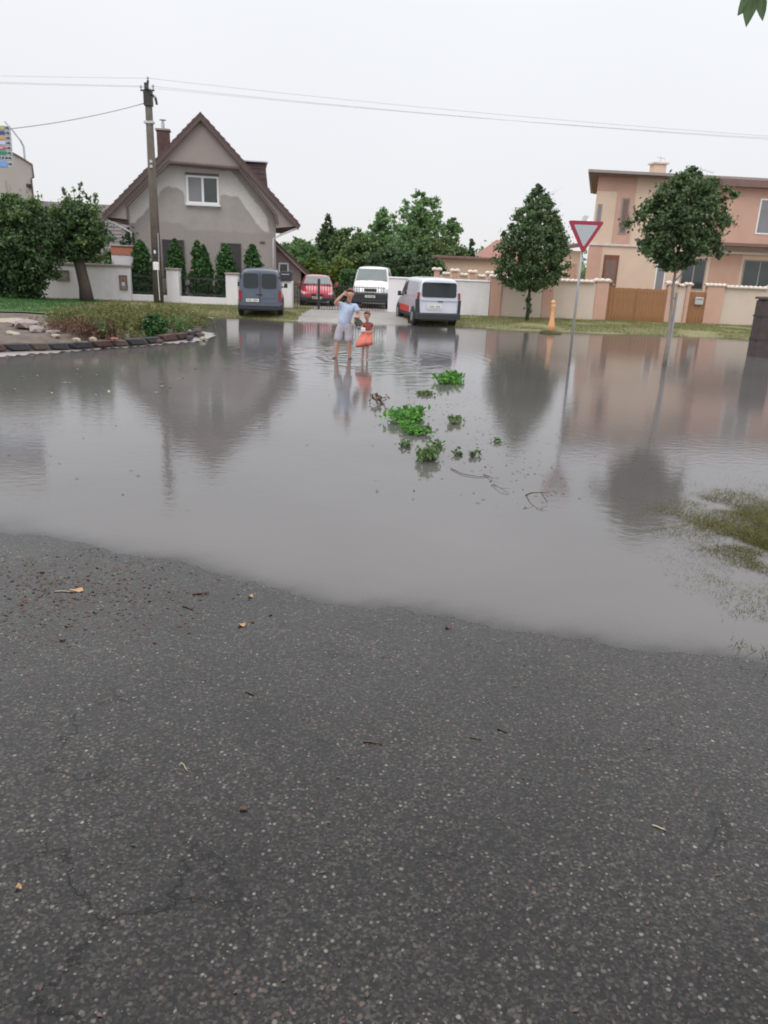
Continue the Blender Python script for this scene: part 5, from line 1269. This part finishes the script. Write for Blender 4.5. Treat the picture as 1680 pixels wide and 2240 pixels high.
bush('poplar_tree', 'lower right side tree of loose bright foliage beside the tall one', 4.6, 66, 5.9, 1.4, 'f_poplar', 60, .5, 48, .24, prof=[(0, 1.0), (.4, 1.5), (.8, 1.0), (1, .3)], z0=1.2, cat='tree', shell=.7)
bush('poplar_tree', 'lower left side tree of loose bright foliage beside the tall one', -1.2, 64, 6.2, 1.9, 'f_poplar', 120, .6, 50, .24, prof=[(0, 1.5), (.4, 1.9), (.75, 1.4), (1, .4)], z0=.8, cat='tree', shell=.6)
bush('garden_tree', 'dense mid green tree filling the gap left of the white van', -2.4, 56, 3.9, 2.0, 'f_mid', 170, .5, 50, .2, cat='tree')
bush('garden_tree', 'dark dense tree directly behind the white van', -.2, 50, 3.2, 2.0, 'f_dark', 220, .45, 50, .17, cat='tree')
bush('garden_tree', 'olive tinted round tree right of the white van', 2.4, 54, 4.0, 1.9, 'f_mid', 170, .5, 50, .19, cat='tree')
bush('garden_tree', 'dark round tree just left of the low cream building', 1.9, 49, 2.8, 1.7, 'f_dark', 170, .4, 50, .16, cat='tree')
bush('garden_tree', 'yellowish green tree directly right of the house annex', -6.6, 58, 3.6, 1.7, 'f_poplar', 120, .5, 48, .2, cat='tree')
bush('garden_tree', 'light green tree between the conifer and the tall poplar', -3.4, 60, 4.6, 2.2, 'f_mid', 150, .5, 50, .2, cat='tree')
bush('garden_tree', 'light green tree under the tall poplar', 1.0, 60, 4.9, 2.4, 'f_poplar', 170, .55, 50, .22, cat='tree')
bush('garden_tree', 'light green tree under the right hand poplar', 3.9, 60, 4.2, 2.0, 'f_mid', 140, .5, 50, .2, cat='tree')
bush('garden_tree', 'pale green tree behind the annex roof', -8.2, 66, 3.9, 2.0, 'f_poplar', 120, .5, 48, .22, cat='tree')
bush('yellow_shrub', 'bright yellow green shrub above the red car', -3.2, 48, 2.45, 1.2, 'f_yellow', 110, .35, 50, .14)
bush('yellow_shrub', 'yellow green shrub between the annex and the red car', -4.9, 49, 2.35, .9, 'f_yellow', 70, .35, 46, .14)
bush('garden_shrub', 'dark green shrub left of the red car behind the gate pillar', -4.85, 43, 1.75, .62, 'f_thuja', 90, .28, 46, .11)
bush('small_conifer', 'small dark treetop showing above the cream building', 6.3, 66, 4.4, .7, 'f_dark', 50, .4, 40, .2, prof=[(0, .8), (.5, .7), (1, .1)], cat='tree')
bush('garden_shrub', 'dark shrub between the cream building and the pointed street tree', 8.3, 60, 3.0, 1.0, 'f_dark', 60, .4, 40, .18)
hd = empty('clipped_hedge', (-2.5, 44, GZ), 'dark clipped hedge between the red car and the white van', 'hedge')
n = 9000; P = np.stack([rng.uniform(-2.9, -1.75, n), rng.uniform(42.2, 47.5, n), GZ + 1.72 * rng.random(n) ** .7], 1)
V, F, rn = leafquads(P, rng.normal(0, 1, (n, 3)) + np.array([0, -.5, .5]), .10); mk('foliage', V, F, 'f_thuja', hd, world=True, rnd=rn)
for k in range(4): MB().tube([(-2.4, 42.8 + k * 1.3, GZ - .02), (-2.35, 42.8 + k * 1.3, 1.4)], [.04, .015], 5).build('stem', 'bark', hd, world=True)
# far tree belt closing the horizon
n = 60; X = rng.uniform(-160, 170, n * 6); Y = rng.uniform(120, 190, n * 6); rr_ = rng.uniform(1.5, 3.5, n * 6)
P, D = clump_points(np.stack([X, Y, rng.uniform(.5, 3.2, n * 6)], 1), rr_, 60, .8); V, F, rn = leafquads(P, D, .7)
o = mk('far_tree_belt', V, F, 'f_mid', rnd=rn); prop(o, 'low far belt of green trees on the horizon', 'trees', kind='stuff')

# small dark bush and dry weeds on the bed
b = empty('low_evergreen', (-6.75, 21.9, .15), 'small dark evergreen bush leaning over the edging stones', 'shrub')
limbs(b, (-6.75, 21.9, .15), (-6.75, 21.9, .5), .03, .01, 6, .25, .2)
crown(sampled_env(.12, .72, [(0, .30), (.3, .42), (.7, .36), (1, .12)], -6.72, 21.85, .9), 90, .11, 46, .055, name='foliage', mat='f_thuja', parent=b)
def weeds(name, label, pts, h, mat, n_st, w, seedsp):
    n = len(pts) * n_st; c = np.repeat(np.array(pts), n_st, 0)
    x = c[:, 0] + rng.normal(0, seedsp, n); y = c[:, 1] + rng.normal(0, seedsp, n); z = soilz(x, y)
    a = rng.random(n) * 6.28; hh = h * rng.uniform(.4, 1.25, n); L = rng.normal(0, .16, (n, 2)) * hh[:, None]
    Vs = []; Fs = []; m = 0
    C = np.stack([x, y, z], 1); T = C + np.stack([L[:, 0], L[:, 1], hh], 1); d = np.stack([np.cos(a) * w, np.sin(a) * w, a * 0], 1) * .5
    Vst = np.stack([C - d, C + d, T + d * .3, T - d * .3], 1).reshape(-1, 3); Fst = np.arange(4 * n).reshape(-1, 4)
    per = 9; f = rng.uniform(.3, 1.0, n * per); cc = np.repeat(C, per, 0) * (1 - f[:, None]) + np.repeat(T, per, 0) * f[:, None]
    P = cc + rng.normal(0, .025, cc.shape); V2, F2, r2 = leafquads(P, rng.normal(0, 1, P.shape), .034, 2.2)
    o = mk(name, np.concatenate([Vst, V2]), np.concatenate([Fst, F2 + len(Vst)]), mat, rnd=np.concatenate([rng.random(n), r2]))
    return prop(o, label, 'weeds', kind='stuff')
wp = [(random.uniform(-9.6, -7.6), random.uniform(22.0, 26)) for _ in range(26)] + [(random.uniform(-8.6, -7.2), random.uniform(20.6, 22.5)) for _ in range(10)] + [(random.uniform(-7.9, -6.4), random.uniform(23, 27)) for _ in range(16)]
weeds('dry_weeds', 'tall olive and straw coloured weeds on the soil bed', wp, .46, 'f_weed', 46, .014, .28)
wp = [(random.uniform(-8.9, -7.4), random.uniform(20.2, 22)) for _ in range(12)]
weeds('rusty_weeds', 'rusty brown dead weeds at the front of the soil bed', wp, .34, 'f_rust', 34, .014, .22)
weeds('green_weeds', 'fresh green weed clump beside the low evergreen bush', [(-6.2, 22.6), (-6.25, 23.1), (-7.75, 20.6)], .50, 'f_mid', 60, .016, .10)

# ------------------------------------------------------------------ floating branches and debris on the flood
def sprig(label, x, y, w, n, mat, size, up_, twigs=3, seed=0, group='leafy branches torn off and floating on the flood'):
    r_ = random.Random(seed); up_ *= .6; g = empty('leafy_branch', (x, y, 0), label, 'branch', group)
    mb = MB(); cs = []
    for k in range(twigs):
        a = r_.uniform(0, 6.28); L = w * r_.uniform(.5, .8)
        p = [(x - math.cos(a) * L * .6, y - math.sin(a) * L, .0), (x, y, .02 + up_ * .3), (x + math.cos(a) * L * .6, y + math.sin(a) * L, up_ * r_.uniform(.3, 1))]
        mb.tube(p, [.009, .007, .003], 5)
        for f in np.linspace(.15, 1, 6):
            q = Vector(p[1]).lerp(Vector(p[2]), f) if f > .5 else Vector(p[0]).lerp(Vector(p[1]), f + .4); cs.append((q.x + r_.gauss(0, w * .14), q.y + r_.gauss(0, w * .22), max(.01, q.z + r_.uniform(-.01, up_ * .6))))
    mb.build('twig', 'twig', g, world=True)
    cs = np.array(cs); per_ = max(2, int(n * 1.5) // len(cs)); P = np.repeat(cs, per_, 0) + rng.normal(0, 1, (len(cs) * per_, 3)) * np.array([w * .15, w * .26, .012 + up_ * .10]); D = rng.normal(0, .6, P.shape); P[:, 2] = np.maximum(P[:, 2], .006)
    V, F, rn = leafquads(P, D, size * .78, 1.9, .6); mk('leaves', V, F, mat, g, world=True, rnd=rn)
    return g
sprig('large bright green leafy branch, the biggest clump on the water', .35, 11.9, .46, 380, 'f_bright', .062, .20, 5, 1)
sprig('bright green leafy tuft just below the biggest clump', .42, 10.95, .30, 170, 'f_bright', .058, .12, 4, 2)
sprig('light green leafy branch floating farthest out, toward the silver van', 1.25, 16.2, .52, 240, 'f_bright', .075, .20, 4, 3)
sprig('darker green upright tuft, nearest of the large clumps', .55, 9.45, .24, 210, 'f_mid', .050, .20, 4, 4)
sprig('small dark sprig right of the biggest clump', 1.06, 11.85, .20, 60, 'f_mid', .05, .12, 3, 5)
sprig('small blackish green sprig under the bright tuft', .27, 10.15, .17, 45, 'f_street', .05, .06, 3, 6)
sprig('small sprig right of the darker tuft, left of a pair', .95, 9.7, .12, 24, 'f_street', .045, .06, 2, 7)
sprig('small sprig right of the darker tuft, right of a pair', 1.15, 9.72, .15, 34, 'f_street', .045, .09, 3, 8)
sprig('lone tiny sprig below the reflection of the street tree', 1.58, 10.6, .12, 18, 'f_street', .05, .05, 2, 9)
sprig('flat dark sprig above the biggest clump', .72, 14.5, .30, 60, 'f_mid', .06, .05, 3, 10)
sprig('small sprig just above the darker upright tuft', .70, 10.15, .13, 34, 'f_mid', .045, .10, 2, 11)
sprig('reddish brown dead sprig left of the biggest clump', -.18, 13.3, .26, 60, 'f_rust', .05, .22, 4, 12)
def twig(label, pts, r_, mat='twig', group=None, cat='twig'):
    n = len(pts); rad = [r_ * (1 - .55 * k / (n - 1)) for k in range(n)]
    mb = MB().tube(pts, rad, 6); a = Vector(pts[n // 2]); d = Vector(pts[-1]) - Vector(pts[0])
    s = Vector((-d.y, d.x, 0)) * .22 + d * .18; mb.tube([a, a + s], [r_ * .6, r_ * .25], 5)
    return prop(mb.build('twig', mat, smooth=True), label, cat, group)
twig('forked dark twig floating below the pair of small sprigs', [(.80, 9.0, .01), (.92, 8.75, .012), (1.10, 8.66, .01), (1.25, 8.72, .008)], .0055)
twig('crooked dark stick poking up from the water, nearest the shore of all', [(1.56, 8.0, .0), (1.60, 7.9, .06), (1.68, 7.8, .10), (1.74, 7.7, .02)], .008)
twig('thin branching twig left of the crooked stick', [(1.22, 8.35, .005), (1.30, 8.15, .03), (1.38, 8.0, .008)], .004)
twig('thin twig lying flat just above the thin branching one', [(1.18, 8.8, .006), (1.26, 8.6, .02), (1.22, 8.45, .006)], .004)
# drifting specks
n = 420; c = rng.random(n); X = np.where(c < .7, rng.normal(1.1, .55, n), rng.uniform(-7.5, 4, n)); Y = np.where(c < .7, rng.uniform(7.5, 15, n), rng.uniform(7, 17, n)); X = np.where(c < .7, X + (13 - Y) * .12, X)
k = height(X, Y) < -.01; X, Y = X[k], Y[k]; P = np.stack([X, Y, np.full(len(X), .006)], 1); N_ = np.tile([0, 0, 6.], (len(X), 1))
V, F, rn = leafquads(P, N_, .020, 2.4); o = mk('floating_specks', V, F, 'f_weed', rnd=rn); prop(o, 'fine leaf litter and chaff drifting on the flood', 'litter', kind='stuff')
n = 26; P = np.stack([rng.uniform(-9, -3.8, n), rng.uniform(13, 17, n), np.full(n, .006)], 1); P = P[height(P[:, 0], P[:, 1]) < -.01]
V, F, rn = leafquads(P, np.tile([0, 0, 6.], (len(P), 1)), .045, 2.0); o = mk('pale_floating_leaves', V, F, 'st_pale', rnd=rn); prop(o, 'pale scattered leaves floating before the grit strip at left', 'litter', kind='stuff')

# ------------------------------------------------------------------ litter on the asphalt
def gp(x, y, dz=.004): return Vector((x, y, hz(x, y) + dz))
def gtwig(label, x, y, L, ang, r_, mat):
    d = Vector((math.cos(ang), math.sin(ang), 0)) * L / 2; c = gp(x, y, r_ * .8); s = Vector((-d.y, d.x, 0)) * .12
    twig(label, [c - d, c - d * .3 + s, c + d * .4, c + d], r_, mat)
gtwig('brown curled twig near the waterline, upper left of the asphalt', -1.33, 5.09, .12, .35, .008, 'twig')
gtwig('dark thin twig just below the brown curled twig', -1.36, 4.83, .10, -.5, .005, 'twig')
gtwig('pale straw coloured twig lying alone, left of centre', -.91, 3.04, .075, -.9, .004, 'twigpale')
gtwig('long dark twig near the middle of the asphalt', -.01, 3.31, .10, -.1, .006, 'twig')
gtwig('short dark twig above the middle of the asphalt', -.72, 3.73, .06, -.5, .005, 'twig')
gtwig('short dark twig right of the centre, left one of two', .53, 3.39, .06, -.2, .004, 'twig')
gtwig('short dark twig right of the centre, right one of two', .68, 3.48, .055, -.6, .006, 'twig')
gtwig('pale yellowish twig at the right of the asphalt', 1.28, 2.76, .06, -.5, .005, 'twigpale')
gtwig('pale straw beside the ochre leaf at far left', -2.30, 5.0, .14, .1, .006, 'twigpale')
def gleaf(label, x, y, s, mat, ang=0.0, kind='leaf', sx=1.5):
    c = gp(x, y, .006); V = []; nn = 10
    for j in range(nn):
        a = 2 * math.pi * j / nn; rr = s * (.5 + .12 * math.sin(a * 3 + x)); V.append((rr * sx * math.cos(a), rr * math.sin(a), .008 * math.sin(a * 2 + 1) + .006))
    V = [(0, 0, .010)] + V + [(v[0], v[1], v[2] - .003) for v in V]
    F = [(0, 1 + j, 1 + (j + 1) % nn) for j in range(nn)] + [(1 + j, 1 + nn + j, 1 + nn + (j + 1) % nn, 1 + (j + 1) % nn) for j in range(nn)] + [tuple(range(2 * nn, nn, -1))]
    o = mk('fallen_leaf' if kind == 'leaf' else kind, V, F, mat); o.location = c; o.rotation_euler = (0, 0, ang); return prop(o, label, 'leaf' if kind == 'leaf' else 'clod')
gleaf('ochre fallen leaf near the waterline at far left', -2.22, 5.03, .06, 'ochre', .3)
gleaf('small orange brown leaf near the left edge low in the photo', -1.33, 2.25, .022, 'ochre', 1.2, sx=1.0)
gleaf('reddish leaf scrap lower right of the brown twig', -.93, 4.60, .035, 'ochre', .2)
gleaf('tiny yellow leaf at the waterline right of the brown twig', -.96, 5.08, .03, 'ochre', .9)
gleaf('faded leaf scrap on the asphalt right of centre top', .48, 4.72, .03, 'st_brown', .1)
for i, (x_, y_, s_, lb) in enumerate([(-.87, 4.66, .022, 'black mud clod close to the reddish leaf scrap'), (-2.01, 4.26, .03, 'black mud clod at the left edge, mid height'), (-.57, 2.76, .028, 'dark round mud clod left of the bottom centre'), (-2.62, 5.35, .03, 'dark clod beside the waterline at the far left'), (-.67, 2.26, .018, 'small dark clod near the bottom, left of centre')]):
    V, F = rock(s_ * 1.3, s_, s_ * .6, 200 + i); o = mk('mud_clod', V, F, 'twig'); o.location = gp(x_, y_, -.002); prop(o, lb, 'clod')
# loose grit and chippings standing proud of the asphalt
def grit(name, n, xr, yr, s0, s1, mat, label):
    X = rng.uniform(*xr, n); Y = yr[0] + (yr[1] - yr[0]) * rng.random(n) ** 1.35
    k = height(X, Y) > .002; X, Y = X[k], Y[k]; n = len(X); Z = height(X, Y)
    base = np.array([(1, 0, .0), (.3, .95, .0), (-.8, .6, .0), (-.85, -.55, .0), (.35, -.9, .0), (.35, .1, .75), (-.3, .0, .7)])
    Fb = np.array([(0, 1, 5), (1, 2, 6), (1, 6, 5), (2, 3, 6), (3, 4, 6), (4, 5, 6), (4, 0, 5)])
    s = (s0 + (s1 - s0) * rng.random(n) ** 2.2); a = rng.random(n) * 6.28; h = s * rng.uniform(.35, .8, n)
    q = base[None] * (1 + rng.uniform(-.3, .3, (n, 7, 3))); x2 = q[..., 0] * s[:, None] * rng.uniform(.7, 1.3, (n, 1)); y2 = q[..., 1] * s[:, None]
    V = np.stack([X[:, None] + x2 * np.cos(a)[:, None] - y2 * np.sin(a)[:, None], Y[:, None] + x2 * np.sin(a)[:, None] + y2 * np.cos(a)[:, None], Z[:, None] - .001 + q[..., 2] * h[:, None]], -1).reshape(-1, 3)
    F = (Fb[None] + (np.arange(n) * 7)[:, None, None]).reshape(-1, 3)
    prop(mk(name, V, F, mat, rnd=rng.random(len(F))), label, 'grit', kind='stuff')
grit('pale_chippings', 8000, (-3.6, 3.2), (1.5, 6.2), .003, .0095, 'chip', 'pale stone chippings embedded in the wet asphalt')
grit('dark_chippings', 11000, (-3.6, 3.2), (1.5, 6.2), .003, .0085, 'st_dark', 'dark stone chippings roughening the wet asphalt')

n = 900; cx_ = rng.normal(-2.3, .55, n); cy_ = rng.normal(5.0, .42, n)
k = height(cx_, cy_) > .001; P = np.stack([cx_[k], cy_[k], height(cx_[k], cy_[k]) + .004], 1)
V, F, rn = leafquads(P, np.tile([0, -.5, 4.], (len(P), 1)), .016, 2.2); prop(mk('silt_litter', V, F, 'twig', rnd=rn), 'dark crumbs and bark litter washed up along the waterline at left', 'litter', kind='stuff')
n = 260; cx_ = rng.uniform(-3, 3.2, n); cy_ = 1.7 + 3.6 * rng.random(n) ** 1.2
k = height(cx_, cy_) > .001; P = np.stack([cx_[k], cy_[k], height(cx_[k], cy_[k]) + .004], 1)
V, F, rn = leafquads(P, np.tile([0, -.5, 4.], (len(P), 1)), .011, 2.2); prop(mk('scattered_litter', V, F, 'st_brown', rnd=rn), 'tiny brown leaf crumbs scattered over the wet asphalt', 'litter', kind='stuff')
# ------------------------------------------------------------------ overhanging tree just outside the right edge
T4 = empty('overhanging_tree', (4.1, 4.3, .0), 'tree just outside the right edge whose leaf tip hangs into the top right corner', 'tree')
limbs(T4, (4.1, 4.3, hz(4.1, 4.3) - .05), (4.1, 4.4, 5.6), .14, .06, 7, 1.3, .55, 'bark', up=.5)
MB().tube([(4.1, 4.35, 3.9), (3.0, 4.15, 4.05), (2.2, 4.02, 3.85), (1.75, 4.0, 3.70), (1.60, 4.0, 3.63)], [.05, .03, .015, .008, .004], 7).build('branch', 'bark', T4, world=True, smooth=True)
def bigleaf(c, d, L, w):
    d = Vector(d).normalized(); s = d.cross(Vector((.2, -1, .3))).normalized(); n = d.cross(s)
    V = []
    for t, q in ((0, .05), (.15, .55), (.35, 1), (.6, .85), (.82, .45), (1, .02)):
        p = Vector(c) + d * L * t - n * L * .12 * t * t
        V += [p - s * w * q * .5 + n * w * .12 * q, p - n * .0, p + s * w * q * .5 + n * w * .12 * q]
    F = []
    for i in range(5): F += [(3 * i, 3 * i + 1, 3 * i + 4, 3 * i + 3), (3 * i + 1, 3 * i + 2, 3 * i + 5, 3 * i + 4)]
    return V, F
for c, d, L, w in (((1.68, 4.0, 3.70), (-.55, 0, -.8), .13, .062), ((1.66, 4.0, 3.72), (-.15, 0, -1), .16, .07), ((1.70, 4.02, 3.68), (.1, 0, -1), .10, .05), ((1.74, 4.0, 3.74), (-.5, .1, .5), .11, .06), ((1.76, 4.0, 3.70), (.35, 0, -1), .13, .055), ((1.84, 4.0, 3.76), (.1, .1, .8), .12, .06), ((1.86, 4.0, 3.74), (.4, 0, -.8), .12, .06), ((1.63, 4.0, 3.68), (-.7, 0, .1), .07, .035)):
    c = (c[0] - .075, c[1], c[2] - .05); L *= 1.25; w *= 1.2
    V, F = bigleaf(c, d, L, w); mk('leaf', V, F, 'f_street', T4, world=True, rnd=np.full(len(F), .5))
crown(sampled_env(3.9, 7.2, [(0, .8), (.4, 1.5), (.8, 1.3), (1, .4)], 4.3, 4.6), 90, .35, 34, .09, .5, name='crown', mat='f_street', parent=T4)
